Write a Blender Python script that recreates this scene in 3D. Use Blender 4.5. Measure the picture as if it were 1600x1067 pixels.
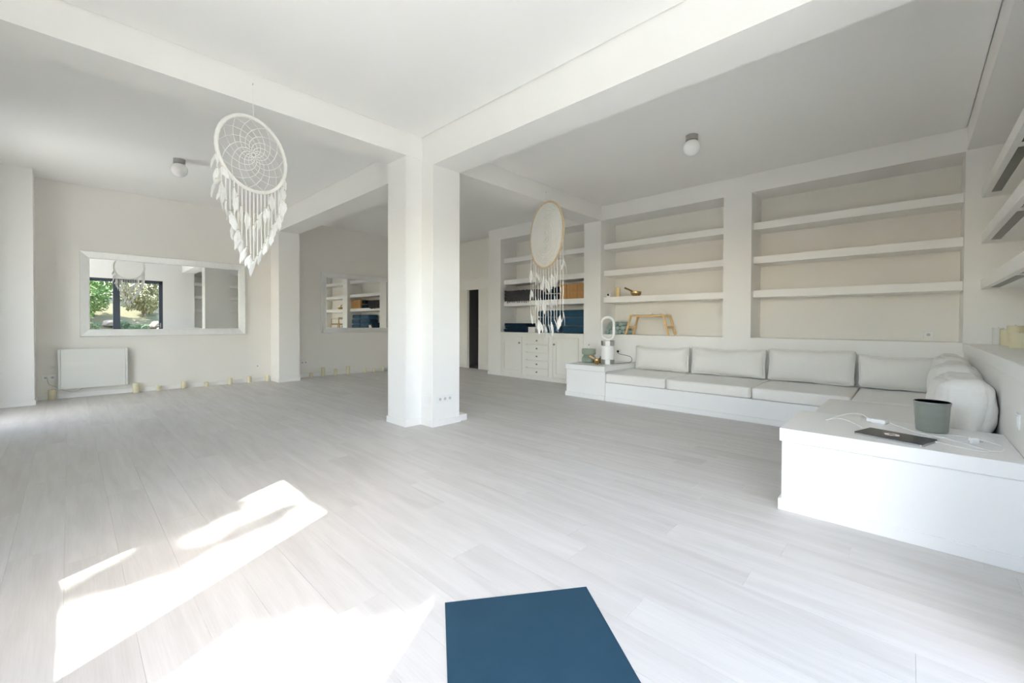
import bpy, bmesh, math, random
from mathutils import Vector, Matrix, noise

random.seed(7)
for o in list(bpy.data.objects):
    bpy.data.objects.remove(o, do_unlink=True)
scene = bpy.context.scene
COL = scene.collection
PI = math.pi
R = math.radians

# ------------------------------------------------------------------ camera
CAM_H = 1.2
yaw, tilt, roll = R(-43.54396), R(-0.71167), R(0.22255)
fwd = Vector((math.sin(yaw) * math.cos(tilt), math.cos(yaw) * math.cos(tilt), math.sin(tilt)))
s0 = fwd.cross(Vector((0, 0, 1))).normalized()
u0 = s0.cross(fwd)
rt = math.cos(roll) * s0 + math.sin(roll) * u0
up = -math.sin(roll) * s0 + math.cos(roll) * u0
cd = bpy.data.cameras.new('camera')
cam = bpy.data.objects.new('camera', cd)
COL.objects.link(cam)
cam.matrix_world = Matrix(((rt.x, up.x, -fwd.x, 0), (rt.y, up.y, -fwd.y, 0), (rt.z, up.z, -fwd.z, CAM_H), (0, 0, 0, 1)))
cd.sensor_width = 36
cd.lens = 657.363 / 1600 * 36
cd.shift_y = -20.43 / 1600
cd.clip_start = 0.02
scene.camera = cam

# ------------------------------------------------------------------ sky, sun, exposure
SUN_DIR = Vector((-0.468, 0.884, -0.884 / 0.84)).normalized()   # the way the light travels
sun_el = math.asin(-SUN_DIR.z)
w = bpy.data.worlds.new('sky')
scene.world = w
w.use_nodes = True
wn = w.node_tree
wn.nodes.clear()
wo = wn.nodes.new('ShaderNodeOutputWorld')
wb = wn.nodes.new('ShaderNodeBackground')
ws = wn.nodes.new('ShaderNodeTexSky')
ws.sky_type = 'NISHITA'
ws.sun_disc = False
ws.sun_elevation = sun_el
ws.sun_rotation = math.atan2(-SUN_DIR.x, -SUN_DIR.y)
ws.air_density = 1.0
ws.dust_density = 1.2
ws.ozone_density = 1.0
wb.inputs['Strength'].default_value = 0.48
hz = wn.nodes.new('ShaderNodeMix')          # light haze: the sky is milky rather than deep blue
hz.data_type = 'RGBA'; hz.blend_type = 'MULTIPLY'
hz.inputs[0].default_value = 1.0
hz.inputs[7].default_value = (1.0, 0.885, 0.825, 1)
wn.links.new(ws.outputs[0], hz.inputs[6])
wn.links.new(hz.outputs[2], wb.inputs['Color'])
wn.links.new(wb.outputs[0], wo.inputs['Surface'])

sd = bpy.data.lights.new('sun', 'SUN')
sd.energy = 6.0
sd.angle = R(0.6)
sd.color = (1.0, 0.935, 0.87)
sun = bpy.data.objects.new('sun', sd)
COL.objects.link(sun)
sun.rotation_euler = SUN_DIR.to_track_quat('-Z', 'Y').to_euler()
sun.location = (6, -10, 12)

vs = scene.view_settings
vs.view_transform = 'Standard'
vs.look = 'None'
vs.exposure = 2.5
vs.gamma = 1.0
vs.use_curve_mapping = False
try:
    scene.cycles.max_bounces = 14
    scene.cycles.diffuse_bounces = 9
    scene.cycles.glossy_bounces = 6
    scene.cycles.transmission_bounces = 8
    scene.cycles.sample_clamp_indirect = 12
    scene.cycles.use_denoising = True
except Exception:
    pass

# ------------------------------------------------------------------ materials
MATS = {}
def mat(name, col, rough=0.5, metal=0.0, spec=0.5, noise_amt=0.0, noise_scale=8.0, bump=0.0, bump_scale=60.0,
        col2=None, emit=None, trans=0.0, ior=1.45, coat=0.0, stretch=None, sub=0.0, sheen=0.0):
    m = bpy.data.materials.new(name)
    m.use_nodes = True
    nt = m.node_tree
    b = nt.nodes['Principled BSDF']
    b.inputs['Base Color'].default_value = (*col, 1)
    b.inputs['Roughness'].default_value = rough
    b.inputs['Metallic'].default_value = metal
    b.inputs['Specular IOR Level'].default_value = spec
    b.inputs['IOR'].default_value = ior
    b.inputs['Transmission Weight'].default_value = trans
    b.inputs['Coat Weight'].default_value = coat
    b.inputs['Sheen Weight'].default_value = sheen
    if sub:
        b.inputs['Subsurface Weight'].default_value = sub
        b.inputs['Subsurface Radius'].default_value = (0.02, 0.015, 0.01)
    if emit:
        b.inputs['Emission Color'].default_value = (*emit[:3], 1)
        b.inputs['Emission Strength'].default_value = emit[3]
    tc = nt.nodes.new('ShaderNodeTexCoord')
    mp = nt.nodes.new('ShaderNodeMapping')
    nt.links.new(tc.outputs['Object'], mp.inputs['Vector'])
    if stretch:
        mp.inputs['Scale'].default_value = stretch
    if noise_amt or col2:
        n = nt.nodes.new('ShaderNodeTexNoise')
        n.inputs['Scale'].default_value = noise_scale
        n.inputs['Detail'].default_value = 4
        nt.links.new(mp.outputs[0], n.inputs['Vector'])
        r = nt.nodes.new('ShaderNodeMix')
        r.data_type = 'RGBA'
        c2 = col2 or tuple(min(1, c * (1 - noise_amt)) for c in col)
        r.inputs[6].default_value = (*col, 1)
        r.inputs[7].default_value = (*c2, 1)
        nt.links.new(n.outputs['Fac'], r.inputs[0])
        nt.links.new(r.outputs[2], b.inputs['Base Color'])
    if bump:
        n2 = nt.nodes.new('ShaderNodeTexNoise')
        n2.inputs['Scale'].default_value = bump_scale
        n2.inputs['Detail'].default_value = 3
        nt.links.new(mp.outputs[0], n2.inputs['Vector'])
        bp = nt.nodes.new('ShaderNodeBump')
        bp.inputs['Strength'].default_value = bump
        bp.inputs['Distance'].default_value = 0.004
        nt.links.new(n2.outputs['Fac'], bp.inputs['Height'])
        nt.links.new(bp.outputs[0], b.inputs['Normal'])
    MATS[name] = m
    return m

WALL = mat('wall_paint', (0.89, 0.879, 0.856), 0.62, spec=0.3, noise_amt=0.02, noise_scale=1.5, bump=0.05, bump_scale=220)
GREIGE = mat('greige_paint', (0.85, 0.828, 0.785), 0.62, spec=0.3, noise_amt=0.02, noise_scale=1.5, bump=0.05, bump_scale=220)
CEIL = mat('ceiling_paint', (0.90, 0.892, 0.876), 0.7, spec=0.25, noise_amt=0.015, noise_scale=1.2)
LACQ = mat('white_lacquer', (0.86, 0.86, 0.85), 0.28, spec=0.5, noise_amt=0.015, noise_scale=2.0)
CABM = mat('cabinet_paint', (0.85, 0.835, 0.79), 0.45, spec=0.4, noise_amt=0.02, noise_scale=3.0)
TRIM = mat('trim_paint', (0.89, 0.88, 0.86), 0.4, spec=0.4, noise_amt=0.02)
LINEN = mat('linen', (0.86, 0.845, 0.81), 0.9, spec=0.15, noise_amt=0.06, noise_scale=60, bump=0.35, bump_scale=420, sheen=0.2)
CORDM = mat('white_cord', (0.93, 0.92, 0.88), 0.8, spec=0.2, noise_amt=0.05, noise_scale=90)
FEATH = mat('white_feather', (0.95, 0.95, 0.94), 0.75, spec=0.2, noise_amt=0.05, noise_scale=40, sheen=0.2)
JUTE = mat('jute', (0.62, 0.46, 0.28), 0.85, spec=0.2, col2=(0.80, 0.68, 0.50), noise_scale=40, bump=0.3, bump_scale=120)
BEAD = mat('wood_bead', (0.72, 0.58, 0.38), 0.5)
WAX = mat('candle_wax', (0.80, 0.74, 0.54), 0.5, spec=0.4, sub=0.15, noise_amt=0.06, noise_scale=20)
WAXW = mat('pale_wax', (0.82, 0.80, 0.80), 0.5, sub=0.15, noise_amt=0.05, noise_scale=20)
WICK = mat('wick', (0.05, 0.045, 0.04), 0.9, noise_amt=0.2)
MIRR = mat('mirror_glass', (0.93, 0.94, 0.93), 0.0, metal=1.0)
SILV = mat('silver_frame', (0.93, 0.93, 0.92), 0.3, metal=0.4, noise_amt=0.12, noise_scale=14, bump=0.25, bump_scale=30, stretch=(1, 6, 1))
STEEL = mat('brushed_steel', (0.52, 0.51, 0.49), 0.3, metal=1.0, noise_amt=0.15, noise_scale=30, stretch=(1, 1, 12))
BRASS = mat('brass', (0.62, 0.44, 0.20), 0.25, metal=1.0, noise_amt=0.25, noise_scale=25)
BRONZ = mat('dark_bronze', (0.34, 0.21, 0.10), 0.3, metal=0.9, noise_amt=0.3, noise_scale=25)
KNOB = mat('pewter', (0.42, 0.39, 0.33), 0.35, metal=0.9, noise_amt=0.2, noise_scale=40)
WOOD = mat('bamboo', (0.66, 0.42, 0.17), 0.42, spec=0.4, col2=(0.78, 0.55, 0.28), noise_scale=18, stretch=(1, 1, 8))
WOODP = mat('pale_bamboo', (0.74, 0.55, 0.26), 0.45, col2=(0.82, 0.65, 0.36), noise_scale=22, stretch=(6, 6, 1))
CORK = mat('cork', (0.44, 0.235, 0.095), 0.85, spec=0.2, col2=(0.62, 0.37, 0.17), noise_scale=55, bump=0.3, bump_scale=120)
NAVY = mat('navy_wool', (0.015, 0.055, 0.10), 0.92, spec=0.1, col2=(0.028, 0.092, 0.155), noise_scale=30, bump=0.5, bump_scale=160, sheen=0.3)
NAVYD = mat('dark_navy_wool', (0.010, 0.022, 0.040), 0.92, spec=0.1, col2=(0.018, 0.045, 0.08), noise_scale=30, bump=0.5, bump_scale=160)
CHAR = mat('charcoal_knit', (0.045, 0.045, 0.048), 0.95, spec=0.1, col2=(0.12, 0.12, 0.125), noise_scale=60, bump=0.6, bump_scale=130)
TEAL = mat('grey_teal_cotton', (0.33, 0.43, 0.42), 0.92, spec=0.1, col2=(0.46, 0.56, 0.54), noise_scale=30, bump=0.5, bump_scale=150)
SAGE = mat('sage_ceramic', (0.30, 0.36, 0.29), 0.35, spec=0.5, noise_amt=0.15, noise_scale=12)
GLAZE = mat('grey_green_glaze', (0.17, 0.19, 0.165), 0.16, spec=0.6, coat=0.6, col2=(0.27, 0.29, 0.26), noise_scale=5, stretch=(1, 1, 3))
GLAZEI = mat('dark_glaze', (0.03, 0.035, 0.033), 0.3, noise_amt=0.2)
PLAST = mat('white_plastic', (0.86, 0.86, 0.86), 0.3, spec=0.5, noise_amt=0.01)
PLASTG = mat('grey_plastic', (0.55, 0.54, 0.51), 0.4, noise_amt=0.05)
BLACK = mat('black_plastic', (0.015, 0.015, 0.015), 0.4, noise_amt=0.1)
HEAT = mat('heater_enamel', (0.80, 0.80, 0.77), 0.14, spec=0.5, coat=0.3, noise_amt=0.01)
LAPT = mat('space_grey_aluminium', (0.11, 0.11, 0.115), 0.36, metal=0.75, noise_amt=0.05, noise_scale=60)
LAPE = mat('silver_aluminium', (0.55, 0.55, 0.56), 0.3, metal=0.9, noise_amt=0.05)
STICK = mat('pale_sticker', (0.72, 0.62, 0.60), 0.5, noise_amt=0.1)
GLOBE = mat('opal_glass', (0.90, 0.90, 0.89), 0.22, spec=0.5, sub=0.2, noise_amt=0.01)
ANTH = mat('anthracite_aluminium', (0.075, 0.09, 0.115), 0.4, metal=0.2, noise_amt=0.05)
LED = mat('dark_glass_strip', (0.06, 0.075, 0.06), 0.25, spec=0.5, noise_amt=0.1)
MATM = mat('blue_mat_rubber', (0.019, 0.054, 0.090), 0.8, spec=0.2, col2=(0.027, 0.071, 0.113), noise_scale=7, bump=0.25, bump_scale=500)
DARKC = mat('corridor_paint', (0.26, 0.26, 0.25), 0.7, noise_amt=0.05)
LEAF1 = mat('leaf_green', (0.05, 0.12, 0.018), 0.55, col2=(0.11, 0.18, 0.03), noise_scale=3)
LEAF2 = mat('leaf_olive', (0.075, 0.085, 0.02), 0.6, col2=(0.15, 0.13, 0.04), noise_scale=3)
LEAF3 = mat('leaf_bluegreen', (0.055, 0.11, 0.055), 0.6, col2=(0.12, 0.17, 0.08), noise_scale=3)
LEAF4 = mat('leaf_dark_evergreen', (0.035, 0.06, 0.025), 0.6, col2=(0.055, 0.085, 0.03), noise_scale=3)
BARK = mat('bark', (0.16, 0.11, 0.07), 0.9, noise_amt=0.5, noise_scale=10, bump=0.6, bump_scale=30)
ROCK = mat('rock', (0.20, 0.16, 0.13), 0.9, col2=(0.11, 0.10, 0.085), noise_scale=4, bump=0.7, bump_scale=12)
SOIL = mat('garden_soil', (0.15, 0.12, 0.08), 0.95, col2=(0.06, 0.08, 0.03), noise_scale=1.2, bump=0.7, bump_scale=14)
CONC = mat('concrete', (0.55, 0.54, 0.52), 0.8, noise_amt=0.12, noise_scale=5)

def glass_mat():
    m = bpy.data.materials.new('window_glass')
    m.use_nodes = True
    nt = m.node_tree
    nt.nodes.clear()
    o = nt.nodes.new('ShaderNodeOutputMaterial')
    t = nt.nodes.new('ShaderNodeBsdfTransparent')
    t.inputs[0].default_value = (0.93, 0.96, 0.95, 1)
    g = nt.nodes.new('ShaderNodeBsdfGlossy')
    g.inputs['Roughness'].default_value = 0.0
    lw = nt.nodes.new('ShaderNodeLayerWeight')
    lw.inputs['Blend'].default_value = 0.5
    pw = nt.nodes.new('ShaderNodeMath'); pw.operation = 'POWER'; pw.inputs[1].default_value = 5.0
    nt.links.new(lw.outputs['Facing'], pw.inputs[0])
    f = nt.nodes.new('ShaderNodeMath'); f.operation = 'MULTIPLY_ADD'; f.inputs[1].default_value = 0.96; f.inputs[2].default_value = 0.04
    nt.links.new(pw.outputs[0], f.inputs[0])
    mx = nt.nodes.new('ShaderNodeMixShader')
    nt.links.new(f.outputs[0], mx.inputs[0])
    nt.links.new(t.outputs[0], mx.inputs[1])
    nt.links.new(g.outputs[0], mx.inputs[2])
    nt.links.new(mx.outputs[0], o.inputs['Surface'])
    return m
GLASS = glass_mat()

def floor_mat():
    m = bpy.data.materials.new('washed_oak_plank')
    m.use_nodes = True
    nt = m.node_tree
    N, L = nt.nodes.new, nt.links.new
    b = nt.nodes['Principled BSDF']
    geo = N('ShaderNodeNewGeometry')
    oi = N('ShaderNodeObjectInfo')
    add = N('ShaderNodeMath'); add.operation = 'ADD'
    L(oi.outputs['Random'], add.inputs[0]); L(geo.outputs['Random Per Island'], add.inputs[1])
    fr = N('ShaderNodeMath'); fr.operation = 'FRACT'; L(add.outputs[0], fr.inputs[0])
    off = N('ShaderNodeMath'); off.operation = 'MULTIPLY'; off.inputs[1].default_value = 57.0; L(fr.outputs[0], off.inputs[0])
    cmb = N('ShaderNodeCombineXYZ'); L(off.outputs[0], cmb.inputs[0]); L(off.outputs[0], cmb.inputs[2]); L(off.outputs[0], cmb.inputs[1])
    va = N('ShaderNodeVectorMath'); va.operation = 'ADD'; L(geo.outputs['Position'], va.inputs[0]); L(cmb.outputs[0], va.inputs[1])
    mp = N('ShaderNodeMapping'); mp.inputs['Scale'].default_value = (0.9, 9.0, 1.0); L(va.outputs[0], mp.inputs['Vector'])
    n1 = N('ShaderNodeTexNoise'); n1.inputs['Scale'].default_value = 1.3; n1.inputs['Detail'].default_value = 5; n1.inputs['Distortion'].default_value = 0.6
    L(mp.outputs[0], n1.inputs['Vector'])
    # cathedral rings
    mp2 = N('ShaderNodeMapping'); mp2.inputs['Scale'].default_value = (0.55, 5.0, 1.0); L(va.outputs[0], mp2.inputs['Vector'])
    n2 = N('ShaderNodeTexNoise'); n2.inputs['Scale'].default_value = 1.0; n2.inputs['Detail'].default_value = 2; L(mp2.outputs[0], n2.inputs['Vector'])
    mr = N('ShaderNodeMath'); mr.operation = 'MULTIPLY'; mr.inputs[1].default_value = 34.0; L(n2.outputs['Fac'], mr.inputs[0])
    sn = N('ShaderNodeMath'); sn.operation = 'SINE'; L(mr.outputs[0], sn.inputs[0])
    # fine pores
    mp3 = N('ShaderNodeMapping'); mp3.inputs['Scale'].default_value = (3.0, 95.0, 1.0); L(va.outputs[0], mp3.inputs['Vector'])
    n3 = N('ShaderNodeTexNoise'); n3.inputs['Scale'].default_value = 2.0; n3.inputs['Detail'].default_value = 3; L(mp3.outputs[0], n3.inputs['Vector'])
    s1 = N('ShaderNodeMath'); s1.operation = 'MULTIPLY_ADD'; s1.inputs[1].default_value = 0.055; s1.inputs[2].default_value = 0.0; L(sn.outputs[0], s1.inputs[0])
    s2 = N('ShaderNodeMath'); s2.operation = 'MULTIPLY_ADD'; s2.inputs[1].default_value = 0.55; L(n1.outputs['Fac'], s2.inputs[0]); L(s1.outputs[0], s2.inputs[2])
    s3 = N('ShaderNodeMath'); s3.operation = 'MULTIPLY_ADD'; s3.inputs[1].default_value = 0.35; L(n3.outputs['Fac'], s3.inputs[0]); L(s2.outputs[0], s3.inputs[2])
    s4 = N('ShaderNodeMath'); s4.operation = 'MULTIPLY_ADD'; s4.inputs[1].default_value = 0.16; L(fr.outputs[0], s4.inputs[0]); L(s3.outputs[0], s4.inputs[2])
    cr = N('ShaderNodeValToRGB')
    cr.color_ramp.elements[0].position = 0.25; cr.color_ramp.elements[0].color = (0.535, 0.515, 0.495, 1)
    cr.color_ramp.elements[1].position = 0.85; cr.color_ramp.elements[1].color = (0.70, 0.685, 0.67, 1)
    L(s4.outputs[0], cr.inputs[0]); L(cr.outputs[0], b.inputs['Base Color'])
    b.inputs['Roughness'].default_value = 0.5
    b.inputs['Specular IOR Level'].default_value = 0.45
    bp = N('ShaderNodeBump'); bp.inputs['Strength'].default_value = 0.12; bp.inputs['Distance'].default_value = 0.002
    L(s3.outputs[0], bp.inputs['Height']); L(bp.outputs[0], b.inputs['Normal'])
    return m
PLANK = floor_mat()

# ------------------------------------------------------------------ mesh helpers (world coordinates)
class MB:
    def __init__(self):
        self.v = []; self.f = []
    def add(self, vs, fs):
        n = len(self.v)
        self.v += [tuple(v) for v in vs]
        self.f += [tuple(i + n for i in f) for f in fs]
        return self
    def from_bm(self, bm):
        bm.verts.ensure_lookup_table()
        bm.verts.index_update()
        self.add([v.co[:] for v in bm.verts], [[v.index for v in f.verts] for f in bm.faces])
        bm.free()
        return self
    def box(self, x0, x1, y0, y1, z0, z1, bev=0.0, seg=1, M=None):
        bm = bmesh.new()
        bmesh.ops.create_cube(bm, size=1)
        for v in bm.verts:
            v.co = Vector(((x0 + x1) / 2 + v.co.x * (x1 - x0), (y0 + y1) / 2 + v.co.y * (y1 - y0), (z0 + z1) / 2 + v.co.z * (z1 - z0)))
        if bev:
            bmesh.ops.bevel(bm, geom=bm.edges[:], offset=bev, segments=seg, profile=0.5, affect='EDGES')
        if M is not None:
            bmesh.ops.transform(bm, matrix=M, verts=bm.verts[:])
        return self.from_bm(bm)
    def prism(self, pts, z0, z1):
        n = len(pts)
        vs = [(x, y, z0) for x, y in pts] + [(x, y, z1) for x, y in pts]
        fs = [tuple(range(n - 1, -1, -1)), tuple(range(n, 2 * n))] + [(i, (i + 1) % n, n + (i + 1) % n, n + i) for i in range(n)]
        return self.add(vs, fs)
    def lathe(self, prof, c, seg=24, M=None):
        # prof: (r, z) from bottom to top, closed by caps where r > 0 at the ends
        vs, fs = [], []
        for r, z in prof:
            for k in range(seg):
                a = 2 * PI * k / seg
                vs.append(Vector((r * math.cos(a), r * math.sin(a), z)))
        for j in range(len(prof) - 1):
            for k in range(seg):
                a, b = j * seg + k, j * seg + (k + 1) % seg
                fs.append((a, b, b + seg, a + seg))
        fs.append(tuple(range(seg - 1, -1, -1)))
        e = (len(prof) - 1) * seg
        fs.append(tuple(range(e, e + seg)))
        if M is not None:
            vs = [M @ v for v in vs]
        return self.add([v + Vector(c) for v in vs], fs)
    def tube(self, pts, r, seg=6, closed=False):
        pts = [Vector(p) for p in pts]
        n = len(pts)
        rs = r if isinstance(r, (list, tuple)) else [r] * n
        vs, fs = [], []
        prev = None
        for i, p in enumerate(pts):
            if closed:
                t = (pts[(i + 1) % n] - pts[i - 1])
            else:
                t = pts[min(i + 1, n - 1)] - pts[max(i - 1, 0)]
            t = t.normalized() if t.length > 1e-9 else Vector((0, 0, 1))
            if prev is None:
                a = Vector((0, 0, 1)) if abs(t.z) < 0.9 else Vector((1, 0, 0))
                u = t.cross(a).normalized()
            else:
                u = (prev - t * prev.dot(t))
                u = u.normalized() if u.length > 1e-6 else t.orthogonal().normalized()
            prev = u
            q = t.cross(u)
            for k in range(seg):
                an = 2 * PI * k / seg
                vs.append(p + rs[i] * (math.cos(an) * u + math.sin(an) * q))
        m = n if closed else n - 1
        for i in range(m):
            for k in range(seg):
                a, b = i * seg + k, i * seg + (k + 1) % seg
                c, d = ((i + 1) % n) * seg + (k + 1) % seg, ((i + 1) % n) * seg + k
                fs.append((a, b, c, d))
        if not closed:
            fs.append(tuple(range(seg - 1, -1, -1)))
            fs.append(tuple(range((n - 1) * seg, n * seg)))
        return self.add(vs, fs)
    def mesh(self, name, material, origin=(0, 0, 0), smooth=False):
        me = bpy.data.meshes.new(name)
        ox, oy, oz = origin
        me.from_pydata([(x - ox, y - oy, z - oz) for x, y, z in self.v], [], self.f)
        bm = bmesh.new(); bm.from_mesh(me)
        bmesh.ops.recalc_face_normals(bm, faces=bm.faces[:])
        bm.to_mesh(me); bm.free()
        if material:
            me.materials.append(material)
        if smooth:
            me.shade_smooth()
            try:
                me.set_sharp_from_angle(angle=R(40 if smooth is True else smooth))
            except Exception:
                pass
        me.update()
        return me
    def build(self, name, material, parent=None, loc=None, smooth=False):
        root = parent
        org = Vector((0, 0, 0))
        p = parent
        while p is not None:
            org = org + p.location
            p = p.parent
        if loc is not None:
            org = org + Vector(loc)
        me = self.mesh(name, material, org, smooth)
        o = bpy.data.objects.new(name, me)
        COL.objects.link(o)
        if loc is not None:
            o.location = loc
        if parent is not None:
            o.parent = parent
        return o

def tag(o, label=None, cat=None, group=None, kind=None):
    if label: o['label'] = label
    if cat: o['category'] = cat
    if group: o['group'] = group
    if kind: o['kind'] = kind
    return o
def thing(name, loc, label, cat, group=None):
    o = bpy.data.objects.new(name, None)
    o.empty_display_size = 0.05
    COL.objects.link(o)
    o.location = loc
    return tag(o, label, cat, group)
def struct(name, mb, m, smooth=False, label=None):
    o = mb.build(name, m, smooth=smooth)
    o['kind'] = 'structure'
    if label: o['label'] = label
    return o
def catmull(pts, n=6):
    P = [Vector(p) for p in pts]
    P = [P[0] * 2 - P[1]] + P + [P[-1] * 2 - P[-2]]
    out = []
    for i in range(1, len(P) - 2):
        for k in range(n):
            t = k / n
            a, b, c, d = P[i - 1], P[i], P[i + 1], P[i + 2]
            out.append(0.5 * ((2 * b) + (c - a) * t + (2 * a - 5 * b + 4 * c - d) * t * t + (3 * b - a - 3 * c + d) * t ** 3))
    out.append(P[-2])
    return out

# ------------------------------------------------------------------ dimensions of the room (metres)
CZ = 3.37                # ceiling
XW = -9.60               # west wall (mirrors)
XE = 0.42                # east wall face
YN = 6.82                # north wall face
YS = -1.0                # south wall face
YH = 7.35                # hall wall face, back of the niches
BZY, BZX = 3.11, 3.01    # undersides of the beams

# ------------------------------------------------------------------ floor of planks
fl = MB().box(XW - 0.25, XE + 0.3, YS - 0.2, YH + 2.2, -0.12, -0.012)
floor = struct('floor', fl, CONC)
PW, PL = 0.195, 1.42
planks = []
row = 0
y = YS
while y < YH + 0.01:
    x = XW - random.random() * PL
    while x < XE:
        x0, x1 = max(x, XW), min(x + PL, XE)
        if x1 - x0 > 0.03:
            planks.append((x0, x1, y, min(y + PW, YH + 0.02)))
        x += PL
    y += PW; row += 1
def vis_size(p):
    cx, cy = (p[0] + p[1]) / 2, (p[2] + p[3]) / 2
    d = Vector((cx, cy, -CAM_H))
    z = d.dot(fwd)
    hidden = cy > YN - 0.1 and cx > -7.2 or cy > 5.85 and cx > -4.1 or (cx > -0.5 and cy > 3.3) or cy < -0.95
    if z < 0.3 or hidden: return 0
    sx = d.dot(rt) / z
    if abs(sx) > 1.35: return 0.0001 / z
    return 1 / z ** 3
planks.sort(key=vis_size, reverse=True)
GAP = 0.0003
full = None
rest = MB()
def plank_mb(mb, x0, x1, y0, y1, dz=0.0):
    b = 0.0005
    X0, X1, Y0, Y1 = x0 + GAP, x1 - GAP, y0 + GAP, y1 - GAP
    zt = 0.0
    vs = [(X0, Y0, -0.012), (X1, Y0, -0.012), (X1, Y1, -0.012), (X0, Y1, -0.012),
          (X0, Y0, zt - b), (X1, Y0, zt - b), (X1, Y1, zt - b), (X0, Y1, zt - b),
          (X0 + b, Y0 + b, zt), (X1 - b, Y0 + b, zt), (X1 - b, Y1 - b, zt), (X0 + b, Y1 - b, zt)]
    fs = [(0, 1, 5, 4), (1, 2, 6, 5), (2, 3, 7, 6), (3, 0, 4, 7), (4, 5, 9, 8), (5, 6, 10, 9), (6, 7, 11, 10), (7, 4, 8, 11), (8, 9, 10, 11)]
    mb.add(vs, fs)
for i, (x0, x1, y0, y1) in enumerate(planks):
    if i < 300:
        whole = abs(x1 - x0 - PL) < 1e-4 and abs(y1 - y0 - PW) < 1e-4
        if whole:
            if full is None:
                mb = MB(); plank_mb(mb, 0, PL, 0, PW); full = mb.mesh('plank', PLANK)
            me = full
        else:
            mb = MB(); plank_mb(mb, 0, x1 - x0, 0, y1 - y0); me = mb.mesh('plank', PLANK)
        o = bpy.data.objects.new('plank', me); COL.objects.link(o)
        o.parent = floor; o.location = (x0, y0, 0)
    else:
        plank_mb(rest, x0, x1, y0, y1)
if rest.v:
    tag(rest.build('plank', PLANK, floor), kind='stuff')

# ------------------------------------------------------------------ ceiling, bay by bay, with a shadow gap
ceil = struct('ceiling', MB().box(XW - 0.25, XE + 0.8, YS - 0.2, YH + 0.3, CZ + 0.03, CZ + 0.2), CEIL)
g = 0.009
for (x0, x1, y0, y1) in [(-4.20, XE, YS, 2.87), (-4.20, XE, 3.26, YN), (XW, -4.60, YS, 2.87), (XW, -4.60, 3.26, YH), ]:
    MB().box(x0 + g, x1 - g, y0 + g, y1 - g, CZ, CZ + 0.03).build('ceiling_panel', CEIL, ceil)
MB().box(-4.60, -4.20, YN, YH, CZ, CZ + 0.03).build('ceiling_panel', CEIL, ceil)

# column and beams
col = MB()
col.box(-4.60, -4.21, 2.66, 2.87, 0, BZY)
col.box(-4.60, -3.98, 2.87, 3.26, 0, BZX)
column = struct('column', col, WALL)
bb = MB()
bb.box(-4.613, -4.198, 2.647, 2.858, 0, 0.075); bb.box(-4.613, -3.967, 2.857, 3.272, 0, 0.075)
bb.box(-4.6, -4.0, 3.26, 3.40, 0, 0.075)
bbo = bb.build('baseboard', TRIM, column)
for nm, (x0, x1, y0, y1, z0) in (('a', (-4.60, -4.20, YS - 0.1, 2.66, BZY)), ('b', (-4.60, -4.20, 2.66, YN + 0.05, BZY)),
                                 ('c', (XW - 0.05, -4.60, 2.87, 3.26, BZX)), ('d', (-4.20, XE + 0.05, 2.87, 3.26, BZX))):
    struct('ceiling_beam', MB().box(x0, x1, y0, y1, z0, CZ + 0.05), WALL)
struct('ceiling_beam', MB().box(-4.60, -4.20, 2.87, 3.26, BZX, BZY), WALL)

# ------------------------------------------------------------------ west wall
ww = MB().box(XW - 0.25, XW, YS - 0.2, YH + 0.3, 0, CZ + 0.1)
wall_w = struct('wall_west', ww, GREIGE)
struct('pilaster', MB().box(XW, -9.12, 2.87, 3.26, 0, BZX), WALL)
struct('pilaster', MB().box(XW, -9.10, YS, -0.35, 0, CZ), WALL)
bb = MB()
bb.box(XW, XW + 0.014, -0.35, 2.87, 0, 0.07); bb.box(XW, XW + 0.014, 3.26, YH, 0, 0.07)
bb.box(XW, -9.106, 2.858, 3.272, 0, 0.07); bb.box(XW, -9.086, YS, -0.338, 0, 0.07)
struct('baseboard_west', bb, TRIM)

# ------------------------------------------------------------------ north wall with niches
NA = (-6.85, -4.58); NB = (-4.21, -2.08); NC = (-1.70, 0.41)
NZ0, NZ1 = 1.0, 3.11
nw = MB()
YB = YH
nw.box(-7.25, XE + 0.75, YN, YB + 0.2, NZ1, CZ + 0.1)
for x0, x1, z0 in ((-7.25, NA[0], 0), (NA[1], NB[0], 0), (NB[1], NC[0], NZ0), (NC[1], XE + 0.75, NZ0)):
    nw.box(x0, x1, YN, YB + 0.2, z0, NZ1)
nw.box(NB[0], XE + 0.75, YN, YB + 0.2, 0, NZ0)
nw.box(NA[0], NA[1], YB, YB + 0.2, 0, NZ0)
wall_n = struct('wall_north', nw, WALL)
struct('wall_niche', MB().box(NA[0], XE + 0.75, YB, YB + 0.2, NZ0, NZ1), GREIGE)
struct('baseboard_north', MB().box(-7.262, NA[0], YN - 0.012, YN, 0, 0.07).box(-7.262, -7.25, YN, YH, 0, 0.07), TRIM)

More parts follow.
